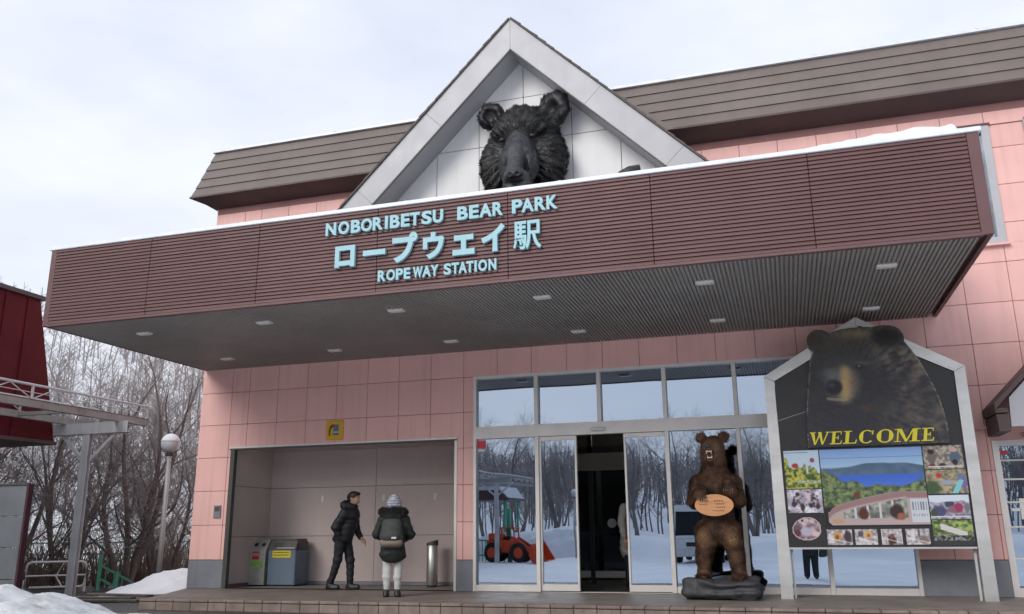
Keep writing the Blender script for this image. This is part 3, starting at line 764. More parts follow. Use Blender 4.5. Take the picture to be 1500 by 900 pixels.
# behind the glass: a dark lobby with an inner pair of doors
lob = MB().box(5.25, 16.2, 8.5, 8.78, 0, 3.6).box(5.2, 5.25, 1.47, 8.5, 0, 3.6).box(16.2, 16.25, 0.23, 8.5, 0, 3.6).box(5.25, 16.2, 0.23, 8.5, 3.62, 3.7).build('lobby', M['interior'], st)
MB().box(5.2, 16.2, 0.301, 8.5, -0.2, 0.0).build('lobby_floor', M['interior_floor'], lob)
inn = MB()
for x in (5.6, 6.9, 7.62, 8.35, 9.6, 10.9): inn.box(x - 0.04, x + 0.04, 2.4, 2.48, 0, 2.9)
inn.box(5.3, 12.0, 2.4, 2.48, 2.35, 2.47).box(5.3, 12.0, 2.4, 2.48, 2.9, 3.6).build('inner_door_frame', M['black'], lob)
MB().box(5.3, 8.3, 2.36, 2.40, 2.02, 2.34).build('inner_header', mat('beige_header', (0.45, 0.42, 0.35), 0.5), lob)
for a, b in ((5.64, 6.86), (6.94, 7.58), (8.39, 9.56)): MB().box(a, b, 2.43, 2.436, 0.12, 2.34).build('pane', M['glass_door'], lob)
for a, b in ((5.64, 6.86), (6.94, 7.58)): piece('kick_rail', a, b, 2.40, 2.47, 0.10, 0.22, M['alu'], lob, 0.004)
MB().lathe([(0.0, 0), (0.085, 0), (0.085, 0.006), (0.0, 0.006)], 20).build('round_door_label', M['offwhite'], lob, loc=(7.28, 2.41, 1.06)).rotation_euler = (R(90), 0, 0)
tube_m = glow('fluorescent_tube', (1.0, 0.97, 0.9), 30.0)
for x, y in ((6.6, 4.6), (7.75, 4.4), (9.2, 3.4), (10.3, 3.3), (11.4, 4.6)):
    lf = piece('ceiling_lamp', x - 0.62, x + 0.62, y - 0.07, y + 0.07, 3.2, 3.25, M['offwhite'], lob, 0.01)
    MB().tube([(-0.6, 0, -0.04), (0.6, 0, -0.04)], 0.014, 8).build('tube', tube_m, lf)
counter = thing('reception_counter', 'low pale counter in the dark lobby behind the sliding doors', 'counter', (6.6, 3.7, 0))
MB().cbox(-0.9, 0.6, 0, 0.5, 0.0, 0.85, 0.02).build('counter_body', mat('grey_counter', (0.2, 0.21, 0.2), 0.5), counter)
MB().cbox(-0.95, 0.65, -0.05, 0.55, 0.85, 0.9, 0.01).build('counter_top', M['offwhite'], counter)

# side door on the right with its muntins
sd_ = MB().box(13.2, 13.28, -0.03, 0.08, 0.003, 2.1).box(14.22, 14.3, -0.03, 0.08, 0.003, 2.1).box(13.28, 14.22, -0.03, 0.08, 2.02, 2.1).box(13.28, 14.22, -0.028, 0.08, 0.003, 0.12).build('side_door', M['alu'], st)
MB().box(13.28, 14.22, 0.03, 0.038, 0.12, 2.02).build('pane', M['glass'], sd_)
for z in (0.50, 0.92, 1.25, 1.56, 1.82): piece('muntin', 13.28, 14.22, 0.005, 0.029, z - 0.012, z + 0.012, M['offwhite'], sd_, 0.003)
piece('notice', 13.44, 13.62, 0.012, 0.029, 1.02, 1.30, M['offwhite'], sd_, 0.002)
MB().box(13.30, 13.38, 0.02, 0.029, 1.9, 1.96).build('sticker', red_st, sd_)
piece('notice', 13.33, 13.45, 0.012, 0.029, 1.13, 1.17, M['offwhite'], sd_, 0.002)
piece('wall_light', 13.60, 13.80, -0.07, -0.017, 2.13, 2.19, M['offwhite'], st, 0.01)

# upper windows beside the canopy
for x0, x1, z1 in ((12.45, 13.80, 6.86), (14.27, 15.65, 6.88)):
    w = MB().box(x0, x0 + 0.11, -0.05, 0.1, 4.97, z1).box(x1 - 0.11, x1, -0.05, 0.1, 4.97, z1).box(x0 + .11, x1 - 0.11, -0.05, 0.1, 4.97, 5.07).box(x0 + .11, x1 - .11, -0.05, 0.1, z1 - 0.09, z1).build('window', M['white'], st)
    MB().box(x0 + 0.11, x1 - 0.11, 0.03, 0.038, 5.07, z1 - 0.09).build('pane', M['glass'], w)
    piece('sill', x0 - 0.04, x1 + 0.04, -0.09, -0.017, 4.935, 4.968, M['pink'], w, 0.004)
    piece('head_trim', x0 + 0.02, x1 + 0.02, -0.06, -0.017, z1 + 0.002, z1 + 0.04, M['maroon'], w, 0.004)
    MB().box(x0 + 0.7, x0 + 0.75, 0.0, 0.029, 5.07, z1 - 0.09).build('meeting_stile', M['white'], w)

# little gabled awning over the side door
awn = empty('awning', (0, 0, 0), parent=st)
ax0, ax1, af = 13.36, 15.2, -0.75
axc = (ax0 + ax1) / 2
k_ = (13.65 + af) / 13.65
def sc(x, z): return (10.388 + (x - 10.388) * k_, 0.906 + (z - 0.906) * k_)
P_ = [sc(13.49, 2.287), sc(13.513, 2.70), sc(14.40, 3.60), sc(15.29, 2.70), sc(15.27, 2.287)]
MB().prism(P_, af, af + 0.05).build('awning_front', M['white'], awn)
for s in (0, 1):
    a, b = (P_[1], P_[2]) if s == 0 else (P_[3], P_[2])
    sx = -1 if s == 0 else 1
    a2 = (a[0] + sx * 0.20, a[1] - 0.16)
    MB().prism([a2, (b[0], b[1] + 0.04), (b[0], b[1] + 0.12), (a2[0] - 0.0, a2[1] + 0.08)], af - 0.06, -0.017).build('awning_roof', M['eave'], awn)
    lowx = P_[0][0] if s == 0 else P_[4][0]
    for k in range(2):
        z0, z1 = (P_[0][1] - 0.06, P_[0][1] + 0.17) if k == 0 else (P_[0][1] + 0.19, a2[1] + 0.02)
        MB().prism([(lowx + sx * 0.01, z0), (lowx + sx * (0.15 if k == 0 else 0.16), z0), (lowx + sx * (0.16 if k == 0 else 0.18), z1), (lowx + sx * 0.02, z1)], af + 0.0, -0.017).build('awning_side', M['eave'], awn)

# small things fixed on the wall
ys = thing('pictogram_sign', 'small yellow pictogram sign fixed on the pink wall above the alcove', 'sign', (2.84, -0.017, 2.52))
yel = mat('yellow_sign', (0.62, 0.36, 0.01), 0.45, var=0.06)
MB().cbox(-0.16, 0.17, -0.03, 0, 0, 0.34, 0.008).build('plate', yel, ys)
MB().cbox(-0.02, 0.09, -0.034, -0.029, 0.08, 0.27, 0.002).build('dark_field', mat('blue_grey_print', (0.10, 0.14, 0.2), 0.5), ys)
MB().cbox(-0.01, 0.085, -0.036, -0.033, 0.125, 0.145, 0.001).build('white_bar', M['offwhite'], ys)
pic = [(-0.10, 0.07), (-0.075, 0.07), (-0.07, 0.17), (-0.045, 0.22), (0.0, 0.235), (0.0, 0.27), (-0.05, 0.275), (-0.085, 0.24), (-0.105, 0.17)]
MB().prism(pic, -0.037, -0.029).build('figure', mat('brown_print', (0.14, 0.04, 0.01), 0.5), ys)
ip = thing('intercom_plate', 'small grey metal plate on the pink wall left of the alcove', 'plate', (0.53, -0.017, 1.21))
MB().cbox(-0.075, 0.075, -0.02, 0, 0, 0.225, 0.006).build('plate', M['dado'], ip)
MB().cbox(-0.05, 0.05, -0.025, -0.019, 0.12, 0.2, 0.003).build('grille', M['jamb'], ip)
# snow left on the canopy edge
nx_, ny_ = 120, 16
X, Y = np.meshgrid(np.linspace(10.0, 12.56, nx_), np.linspace(-3.905, -3.2, ny_), indexing='ij')
Pn = np.stack([X, Y, 0 * X], -1); ed = np.sin(np.linspace(0, math.pi, ny_))[None, :] ** 0.3 * sstep(9.9, 12.4, X) * sstep(12.57, 12.5, X)
Z = CZ1 + 0.03 + ed * (0.19 + 0.10 * fbm(Pn, 1.7, 4) + 0.04 * fbm(Pn, 7.0, 3))
i2, j2 = np.meshgrid(np.arange(nx_ - 1), np.arange(ny_ - 1), indexing='ij')
sf = np.stack([i2 * ny_ + j2, (i2 + 1) * ny_ + j2, (i2 + 1) * ny_ + j2 + 1, i2 * ny_ + j2 + 1], -1).reshape(-1, 4)
cs_ = put('snow_strip', np_mesh('snow_strip', np.stack([X, Y, Z], -1).reshape(-1, 3), sf), M['snow']); tag(cs_, 'thin strip of leftover snow on the canopy top at its right end', 'snow')

# ------------------------------------------------------------------ bear head on the gable
M['head'] = mat('black_moulded_bear', (0.020, 0.020, 0.022), 0.42, var=0.25, vscale=6, bump=0.6, bscale=35, spec=0.45)
M['head_fur'] = mat('black_moulded_fur', (0.017, 0.017, 0.018), 0.5, var=0.35, vscale=5, spec=0.4)
M['head_muzzle'] = mat('dark_grey_muzzle', (0.030, 0.031, 0.036), 0.45, var=0.45, vscale=9, bump=0.5, bscale=40, spec=0.5)
bh = thing('bear_head', 'huge black sculpted bear head mounted on the white gable above the lettering', 'bear head', (6.57, -0.35, 7.2))
def rz(a): return [[math.cos(a), -math.sin(a), 0], [math.sin(a), math.cos(a), 0], [0, 0, 1]]
hp = [('e', (0, -0.22, 0.24), (0.60, 0.44, 0.66)), ('e', (0, -0.2, -0.25), (0.62, 0.4, 0.62)),
      ('e', (-0.44, -0.30, -0.22), (0.30, 0.30, 0.56)), ('e', (0.44, -0.30, -0.22), (0.32, 0.30, 0.58)),
      ('e', (-0.21, -0.58, 0.30), (0.24, 0.13, 0.17)), ('e', (0.23, -0.58, 0.30), (0.24, 0.13, 0.17)), ('e', (0.01, -0.55, 0.40), (0.34, 0.14, 0.28)),
      ('c', (0.02, -0.45, -0.4), (0.10, -0.84, -0.90), 0.26, 0.15),
      ('e', (-0.55, -0.30, 0.76), (0.245, 0.14, 0.255), rz(0.3)), ('e', (0.57, -0.30, 0.75), (0.29, 0.15, 0.30), rz(-0.3)),
      ('-e', (-0.54, -0.47, 0.74), (0.14, 0.15, 0.15), rz(0.3)), ('-e', (0.51, -0.50, 0.71), (0.155, 0.17, 0.165), rz(-0.3)),
      ('-e', (-0.25, -0.82, 0.10), (0.14, 0.15, 0.085)), ('-e', (0.29, -0.82, 0.10), (0.14, 0.15, 0.085))]
mzp = [('c', (0.0, -0.42, 0.20), (0.04, -0.70, -0.30), 0.25, 0.295), ('c', (0.04, -0.70, -0.30), (0.09, -0.99, -0.74), 0.27, 0.20), ('e', (-0.11, -0.72, -0.42), (0.19, 0.20, 0.30)), ('e', (0.21, -0.72, -0.42), (0.19, 0.20, 0.30)),
       ('e', (0.10, -1.03, -0.78), (0.22, 0.16, 0.14)), ('e', (-0.01, -1.0, -0.90), (0.13, 0.12, 0.11)), ('e', (0.21, -1.0, -0.90), (0.13, 0.12, 0.11)), ('-e', (0.10, -1.18, -0.905), (0.26, 0.06, 0.016)), ('-e', (-0.115, -1.02, -0.56), (0.03, 0.12, 0.22)), ('-e', (0.235, -0.98, -0.56), (0.03, 0.12, 0.22))]
def head_disp(P):
    d = P - np.array([0, -0.6, -0.1]); ang = np.arctan2(d[:, 2], d[:, 0]); r = np.hypot(d[:, 0], d[:, 2])
    furz = np.clip((r - 0.30) / 0.2, 0, 1)
    return furz * (0.022 * np.sin(ang * 34 + 5 * vnoise(P, 5.0)) * (0.5 + vnoise(P, 9.0)) + 0.05 * vnoise(P, 6.0)) + 0.012 * vnoise(P, 14.0)
hm = sdf_mesh('skull', hp, 0.017, 0.07, head_disp)
put('skull', hm, M['head'], bh)
put('muzzle', sdf_mesh('muzzle', mzp, 0.014, 0.06, lambda P: 0.02 * vnoise(P, 8.0) + 0.012 * vnoise(P * np.array([1, 1, 0.4]), 30.0)), M['head_muzzle'], bh)
def head_flow(p):
    d = p - np.array([0, -0.9, -0.1]); d[:, 1] *= 0.1; d[:, 2] -= 0.12; return d / np.maximum(np.linalg.norm(d, axis=1, keepdims=True), 1e-6)
def head_keep(c, n):
    r = np.hypot(c[:, 0] - 0.05, (c[:, 2] + 0.62) * 0.62); ear = (c[:, 2] > 0.62) & (np.abs(c[:, 0]) > 0.4) & (c[:, 1] < -0.36)
    return (c[:, 1] < -0.0) & ~ear & ~((c[:, 1] < -0.52) & (r < 0.36))
put('fur', fur_mesh('fur', hm, 22000, 0.085, 0.0065, head_flow, 0.14, head_keep, 3), M['head_fur'], bh)
def mz_keep(c, n): return (c[:, 1] < -0.5) & (c[:, 2] > -0.62) & (np.abs(c[:, 0] - 0.04) > 0.10 - 0.25 * np.clip(c[:, 2] + 0.1, 0, 1))
put('muzzle_fur', fur_mesh('muzzle_fur', bpy.data.meshes['muzzle'], 5000, 0.05, 0.004, lambda p: np.stack([(p[:, 0] - 0.04) * 1.2, np.full(len(p), 0.3), np.where(p[:, 2] > -0.1, 0.6, -0.2)], 1), 0.10, mz_keep, 8), M['head_fur'], bh)
nm = sdf_mesh('nose', [('e', (0.105, -1.15, -0.765), (0.15, 0.09, 0.085)), ('-e', (0.04, -1.25, -0.78), (0.035, 0.06, 0.03)), ('-e', (0.17, -1.25, -0.78), (0.035, 0.06, 0.03))], 0.012, 0.02)
put('nose', nm, M['head'], bh)
for s in (-1, 1): put('eye', sdf_mesh('eye', [('e', (s * 0.265 + 0.015, -0.69, 0.10), (0.05, 0.045, 0.04))], 0.012, 0.02), M['black'], bh)

# ------------------------------------------------------------------ standing stuffed bear on its base
def fur_material(name, dark, light, patches):
    m = bpy.data.materials.new(name); m.use_nodes = True; N, Lk = m.node_tree.nodes, m.node_tree.links; bs = N['Principled BSDF']
    bs.inputs['Roughness'].default_value = 0.7; bs.inputs['Specular IOR Level'].default_value = 0.25
    geo = N.new('ShaderNodeNewGeometry'); n = N.new('ShaderNodeTexNoise'); n.inputs['Scale'].default_value = 7; n.inputs['Detail'].default_value = 6
    Lk.new(geo.outputs['Position'], n.inputs['Vector'])
    mx = N.new('ShaderNodeMix'); mx.data_type = 'RGBA'; mx.inputs[6].default_value = (*dark, 1); mx.inputs[7].default_value = (*light, 1)
    mr = N.new('ShaderNodeMapRange'); mr.inputs['From Min'].default_value = 0.35; mr.inputs['From Max'].default_value = 0.72; Lk.new(n.outputs['Fac'], mr.inputs['Value']); Lk.new(mr.outputs['Result'], mx.inputs[0])
    n2 = N.new('ShaderNodeTexNoise'); n2.inputs['Scale'].default_value = 55; n2.inputs['Detail'].default_value = 2; Lk.new(geo.outputs['Position'], n2.inputs['Vector'])
    m2 = N.new('ShaderNodeMapRange'); m2.inputs['From Min'].default_value = 0.3; m2.inputs['From Max'].default_value = 0.7; m2.inputs['To Min'].default_value = 0.55; m2.inputs['To Max'].default_value = 1.6; Lk.new(n2.outputs['Fac'], m2.inputs['Value'])
    col = mx.outputs[2]
    tc = N.new('ShaderNodeTexCoord')
    for (p, rad, c) in patches:                                   # the coat's own paler patches
        vs = N.new('ShaderNodeVectorMath'); vs.operation = 'SUBTRACT'; vs.inputs[1].default_value = p; Lk.new(tc.outputs['Object'], vs.inputs[0])
        vd = N.new('ShaderNodeVectorMath'); vd.operation = 'DIVIDE'; vd.inputs[1].default_value = rad; Lk.new(vs.outputs[0], vd.inputs[0])
        ln = N.new('ShaderNodeVectorMath'); ln.operation = 'LENGTH'; Lk.new(vd.outputs[0], ln.inputs[0])
        ad = N.new('ShaderNodeMath'); ad.operation = 'MULTIPLY_ADD'; ad.inputs[1].default_value = 0.9; Lk.new(n.outputs['Fac'], ad.inputs[0]); Lk.new(ln.outputs['Value'], ad.inputs[2])
        r2 = N.new('ShaderNodeMapRange'); r2.inputs['From Min'].default_value = 1.45; r2.inputs['From Max'].default_value = 0.75; r2.inputs['To Max'].default_value = 0.85; Lk.new(ad.outputs[0], r2.inputs['Value'])
        x = N.new('ShaderNodeMix'); x.data_type = 'RGBA'; Lk.new(r2.outputs['Result'], x.inputs[0]); Lk.new(col, x.inputs[6]); x.inputs[7].default_value = (*c, 1); col = x.outputs[2]
    hv = N.new('ShaderNodeHueSaturation'); Lk.new(m2.outputs['Result'], hv.inputs['Value']); Lk.new(col, hv.inputs['Color'])
    Lk.new(hv.outputs['Color'], bs.inputs['Base Color'])
    return m
tan = (0.21, 0.12, 0.06)
M['bear'] = fur_material('brown_bear_coat', (0.026, 0.014, 0.009), (0.115, 0.060, 0.034),
                         [((-0.20, -0.20, 0.80), (0.13, 0.2, 0.15), tan), ((0.20, -0.20, 0.81), (0.13, 0.2, 0.14), tan), ((0.0, -0.2, 2.0), (0.17, 0.25, 0.17), (0.17, 0.105, 0.065)),
                          ((-0.2, -0.3, 1.38), (0.12, 0.14, 0.10), (0.15, 0.08, 0.05)), ((0.30, -0.3, 1.36), (0.14, 0.14, 0.12), (0.12, 0.06, 0.035))])
bear = thing('stuffed_bear', 'brown stuffed bear standing upright with open mouth and wooden oval plaque', 'bear', (9.44, -1.02, 0.0), R(-4))
bp = []
for s in (-1, 1):
    bp += [('c', (s * 0.235, 0.02, 0.32), (s * 0.225, 0.0, 0.55), 0.09, 0.102), ('c', (s * 0.225, 0.0, 0.55), (s * 0.155, -0.01, 0.90), 0.105, 0.165), ('e', (s * 0.245, -0.08, 0.30), (0.095, 0.16, 0.05))]
bp += [('c', (0, 0.05, 0.92), (0, 0.05, 1.25), 0.22, 0.215), ('c', (0, 0.05, 1.25), (0, 0.03, 1.58), 0.22, 0.22), ('e', (0, 0.02, 1.56), (0.26, 0.21, 0.21)), ('c', (0, 0.0, 1.66), (0, -0.04, 1.93), 0.205, 0.15)]
bp += [('e', (0, -0.06, 2.04), (0.155, 0.17, 0.165)), ('c', (-0.01, -0.18, 2.03), (-0.015, -0.33, 2.025), 0.09, 0.056), ('c', (0, -0.14, 1.90), (-0.01, -0.25, 1.855), 0.075, 0.045)]
for s, r_ in ((-1, 0.07), (1, 0.07)): bp += [('e', (s * 0.15, -0.01, 2.195), (r_, 0.045, r_))]
bp += [('-e', (-0.15, -0.065, 2.195), (0.03, 0.03, 0.03)), ('-e', (0.15, -0.065, 2.195), (0.03, 0.03, 0.03)), ('-e', (-0.01, -0.30, 1.93), (0.062, 0.13, 0.045))]
bp += [('c', (-0.235, 0.0, 1.55), (-0.285, -0.08, 1.33), 0.125, 0.10), ('c', (-0.285, -0.08, 1.33), (-0.17, -0.27, 1.40), 0.10, 0.08), ('e', (-0.14, -0.31, 1.41), (0.085, 0.07, 0.10)),
       ('c', (0.235, 0.0, 1.55), (0.295, -0.08, 1.33), 0.125, 0.105), ('c', (0.295, -0.08, 1.33), (0.25, -0.27, 1.44), 0.105, 0.085), ('e', (0.22, -0.31, 1.50), (0.085, 0.07, 0.10))]
bm_ = sdf_mesh('body', bp, 0.0135, 0.05, lambda P: 0.02 * vnoise(P, 11.0) + 0.012 * vnoise(P * np.array([1, 1, 0.4]), 30.0))
put('body', bm_, M['bear'], bear)
def bflow(p):
    d = np.zeros_like(p); d[:, 2] = -1; up = p[:, 2] > 1.85; d[up] = (p[up] - np.array([0, -0.35, 2.0])) * 3; return d
put('fur', fur_mesh('fur', bm_, 34000, 0.05, 0.004, bflow, 0.38, lambda c, n: ~((c[:, 2] > 1.84) & (c[:, 1] < -0.2) & (np.abs(c[:, 0]) < 0.09)), 5), M['bear'], bear)
claw_m = mat('brown_claw', (0.16, 0.11, 0.075), 0.5)
ivory = mat('ivory_teeth', (0.6, 0.55, 0.42), 0.4)
put('nose', sdf_mesh('nose', [('e', (-0.015, -0.385, 2.045), (0.042, 0.025, 0.03))], 0.008, 0.01), M['black'], bear)
for s in (-1, 1):
    put('eye', sdf_mesh('eye', [('e', (s * 0.07 - 0.005, -0.205, 2.085), (0.013, 0.010, 0.013))], 0.006, 0.01), M['black'], bear)
    for k in range(5):
        pc = (-0.14, 1.40) if s < 0 else (0.22, 1.50)
        MB().tube([(pc[0] + (k - 2) * 0.03, -0.362, pc[1] - 0.04), (pc[0] + (k - 2) * 0.03, -0.405, pc[1] - 0.07), (pc[0] + (k - 2) * 0.028, -0.40, pc[1] - 0.105)], [0.008, 0.006, 0.002], 6).build('claw', claw_m, bear)
put('mouth', sdf_mesh('mouth', [('e', (-0.01, -0.215, 1.93), (0.05, 0.09, 0.035))], 0.008, 0.01), mat('dark_red_mouth', (0.10, 0.02, 0.02), 0.4), bear)
tm = MB()
for s in (-1, 1):
    tm.tube([(s * 0.032 - 0.01, -0.335, 1.985), (s * 0.032 - 0.01, -0.342, 1.935)], [0.010, 0.002], 6)
    tm.tube([(s * 0.028 - 0.01, -0.275, 1.885), (s * 0.028 - 0.01, -0.285, 1.93)], [0.009, 0.002], 6)
for k in range(5):
    tm.tube([(-0.01 + (k - 2) * 0.011, -0.355, 1.98), (-0.01 + (k - 2) * 0.011, -0.357, 1.962)], [0.006, 0.004], 5)
    tm.tube([(-0.01 + (k - 2) * 0.010, -0.285, 1.885), (-0.01 + (k - 2) * 0.010, -0.287, 1.902)], [0.006, 0.004], 5)
tm.build('teeth', ivory, bear)
base_m = mat('charcoal_rock_base', (0.035, 0.036, 0.04), 0.6, var=0.3, vscale=6, bump=0.7, bscale=25)
def rock_disp(P): return 0.045 * vnoise(P, 5.0) + 0.03 * vnoise(P, 12.0) + 0.016 * np.sin(P[:, 2] * 45 + 7 * vnoise(P, 3.0))
rk = []
for yy in (-0.17, 0.0, 0.17, 0.3):
    for zz in (0.055, 0.14, 0.215): rk.append(('c', (-0.435 + 0.02 * (zz > .2), yy, zz), (0.435 - 0.03 * (zz > .2), yy, zz), 0.062, 0.062))
put('rock_base', sdf_mesh('rock_base', rk, 0.012, 0.09, rock_disp), base_m, bear)
pq = thing('oval_plaque', 'orange wooden oval plaque with dark writing hung on the belly of the standing bear', 'plaque', (9.43, -1.36, 1.245), R(-4))
wd = mat('orange_wood', (0.52, 0.245, 0.10), 0.45, var=0.18, vscale=4, stretch=(1, 1, 6))
MB().prism([(0.26 * math.cos(2 * math.pi * k / 40), 0.145 * math.sin(2 * math.pi * k / 40)) for k in range(40)], -0.012, 0.012).build('oval_board', wd, pq)
ink = mat('dark_ink', (0.05, 0.02, 0.015), 0.6)
# strokes of the writing, too small to read in the photograph
for row, z, x0, n, hh in ((0, 0.055, -0.19, 4, 0.024), (0, 0.055, 0.0, 4, 0.026), (1, 0.012, -0.20, 5, 0.018), (1, 0.014, 0.02, 5, 0.02), (2, -0.03, 0.03, 5, 0.02), (3, -0.075, -0.02, 7, 0.018)):
    tm = MB()
    for k in range(n):
        xx = x0 + k * (hh * 1.25)
        for q in range(3): tm.box(xx + 0.15 * hh, xx + 0.85 * hh, -0.0145 - 0.0002 * q, -0.011, z + hh * (0.35 * q - 0.4), z + hh * (0.35 * q - 0.26))
        tm.box(xx + 0.42 * hh, xx + 0.56 * hh, -0.0152, -0.011, z - hh * 0.45, z + hh * 0.5)
    tm.build('writing', ink, pq)

# ------------------------------------------------------------------ welcome sign
ws = thing('welcome_sign', 'house-shaped aluminium sign with a bear photo, yellow WELCOME and picture collage', 'sign', (0, 0, 0))
SF, SB = -0.80, -0.66
SCX = 11.535
iL, iR, iA, oA = 10.352, 12.715, 3.64, 3.847
MB().prism([(10.20, 0.0), (10.36, 0.0), (iL, 2.988), (10.215, 3.062)], SF, SB).build('frame_post', M['alu_bright'], ws)
MB().prism([(12.70, 0.0), (12.862, 0.0), (12.855, 3.055), (iR, 2.985)], SF, SB).build('frame_post', M['alu_bright'], ws)
MB().prism([(10.2155, 3.066), (10.3545, 2.992), (SCX - 0.002, iA), (SCX - 0.002, oA)], SF - 0.002, SB).build('frame_rafter', M['alu_bright'], ws)
MB().prism([(SCX + 0.002, iA), (12.7125, 2.989), (12.8545, 3.059), (SCX + 0.002, oA)], SF - 0.002, SB).build('frame_rafter', M['alu_bright'], ws)
brd = MB().prism([(10.36, 0.675), (12.70, 0.675), (12.708, 2.98), (SCX, iA - 0.006), (10.357, 2.985)], -0.765, -0.70).build('board', mat('black_sign_board', (0.018, 0.017, 0.018), 0.3, var=0.2), ws)
MB().box(10.365, 12.695, -0.79, -0.69, 0.650, 0.674).build('bottom_trim', M['alu_bright'], ws)
for xx in (10.375, 12.66): MB().box(xx, xx + 0.03, -0.70, -0.67, 0.0, 0.65).build('rear_leg', M['steel'], ws)

def lin(c): c = np.clip(np.asarray(c, float), 0, 1); return np.where(c <= 0.04045, c / 12.92, ((c + 0.055) / 1.055) ** 2.4)
class Cv:
    """small painter for the printed pictures; u to the right, w down, both 0..1; colours 0..255"""
    def __init__(s, W, H, c, seed):
        s.W, s.H, s.seed = W, H, seed
        s.u, s.w = np.meshgrid((np.arange(W) + .5) / W, (np.arange(H) + .5) / H); s.a = np.ones((H, W, 3)) * np.array(c) / 255.
        s.k = 0
    def n(s, sc, sy=None):
        s.k += 1
        return fbm(np.stack([s.u * sc, s.w * (sy or sc) * s.H / s.W, np.full_like(s.u, s.seed * 1.7 + s.k * 3.1)], -1), 1.0, 4)
    def fill(s, m, c):
        m = np.clip(m, 0, 1)[..., None]; s.a = s.a * (1 - m) + m * np.array(c) / 255.; return s
    def ell(s, cu, cw, ru, rw, c, soft=0.25, wob=0.25):
        d = np.hypot((s.u - cu) / ru, (s.w - cw) / rw) + wob * s.n(9); return s.fill((1 - d) / soft, c)
    def rect(s, u0, w0, u1, w1, c): return s.fill(((s.u > u0) & (s.u < u1) & (s.w > w0) & (s.w < w1)) * 1.0, c)
    def grad(s, c0, c1, w0=0, w1=1):
        t = np.clip((s.w - w0) / (w1 - w0), 0, 1); m = (s.w >= w0) & (s.w <= w1)
        s.a = np.where(m[..., None], (np.array(c0) * (1 - t[..., None]) + np.array(c1) * t[..., None]) / 255., s.a); return s
    def speck(s, sc, c0, c1, m=None, amt=1.0):
        t = np.clip(0.5 + 1.6 * s.n(sc), 0, 1)[..., None]; col = (np.array(c0) * (1 - t) + np.array(c1) * t) / 255.
        mm = (np.ones_like(s.u) if m is None else np.clip(m, 0, 1))[..., None] * amt; s.a = s.a * (1 - mm) + col * mm; return s
def print_obj(name, cv, x0, x1, z0, z1, y, parent, keep=None):
    H, W = cv.H, cv.W
    xs = np.linspace(x0, x1, W + 1); zs = np.linspace(z1, z0, H + 1)
    X, Z = np.meshgrid(xs, zs); v = np.stack([X, np.full_like(X, y), Z], -1).reshape(-1, 3)
    r, c = np.meshgrid(np.arange(H), np.arange(W), indexing='ij')
    f = np.stack([(r + 1) * (W + 1) + c, (r + 1) * (W + 1) + c + 1, r * (W + 1) + c + 1, r * (W + 1) + c], -1).reshape(-1, 4)
    col = lin(cv.a).reshape(-1, 3)
    if keep is not None: k = keep.reshape(-1); f = f[k]; col = col[k]
    m = np_mesh(name, v, f, smooth=False)
    at = m.attributes.new('print', 'FLOAT_COLOR', 'FACE'); at.data.foreach_set('color', np.concatenate([col, np.ones((len(col), 1))], 1).astype(np.float32).ravel())
    return put(name, m, M['print'], parent)
PY = -0.7695
# gondolas over autumn trees
c = Cv(60, 64, (186, 206, 222), 1); tl = c.w - (0.28 + 0.25 * c.u + 0.25 * c.n(5)); c.fill(tl * 18, (120, 130, 50)); c.speck(14, (62, 84, 40), (190, 184, 80), tl * 18)
c.ell(0.3, 0.4, 0.11, 0.075, (170, 50, 60)).ell(0.80, 0.27, 0.07, 0.07, (150, 70, 95)).rect(0.62, 0.15, 0.665, 0.6, (196, 204, 214)).rect(0, 0.05, 0.7, 0.065, (90, 100, 110)).rect(0.35, 0.80, 0.98, 0.86, (178, 190, 160)); c.speck(40, (90, 110, 60), (215, 220, 190), (c.w > .79) * (c.w < .87) * (c.u > .33) * .8)
print_obj('photo', c, 10.392, 10.858, 1.465, 1.99, PY, ws)
c = Cv(60, 40, (186, 184, 198), 2); c.speck(7, (120, 112, 130), (225, 222, 232)); c.speck(16, (60, 52, 60), (200, 190, 200), np.clip(c.n(5) * 5, 0, 1))
for q in ((.18, .62, .09, .14), (.42, .78, .08, .2), (.66, .68, .07, .12), (.86, .75, .08, .15), (.3, .2, .08, .1)): c.ell(*q, (58, 44, 48), 0.4)
c.ell(.6, .3, .08, .13, (214, 186, 190)); print_obj('photo', c, 10.392, 10.853, 1.135, 1.452, PY, ws)
c = Cv(132, 106, (140, 172, 214), 3); c.grad((126, 160, 216), (160, 192, 216), 0, 0.24)
hl = c.w - (0.245 - 0.055 * np.exp(-((c.u - 0.62) / 0.34) ** 4) + 0.012 * c.n(6)); c.fill(hl * 60, (78, 102, 128)); c.speck(12, (66, 92, 112), (98, 118, 140), hl * 60, .5)
lk = ((c.w > 0.335) & (c.w < 0.49)) * 1.0 * np.clip((0.46 - np.abs(c.u - 0.56) - (c.w - 0.34) * 0.9) * 30, 0, 1); c.fill(lk, (62, 104, 200)); c.fill(lk * np.clip((c.w - 0.38) * 8, 0, 1), (76, 118, 212))
gl = np.maximum(c.w - (0.27 + 0.55 * c.u + 0.1 * c.n(9)), c.w - (0.475 - 0.10 * np.clip(c.u - .75, 0, 1) * 2 + 0.07 * c.n(11)))
c.fill(gl * 40, (86, 108, 78)); c.speck(26, (48, 66, 56), (132, 146, 92), gl * 40)
c.rect(0, 0.115, 1, 0.123, (108, 140, 186))
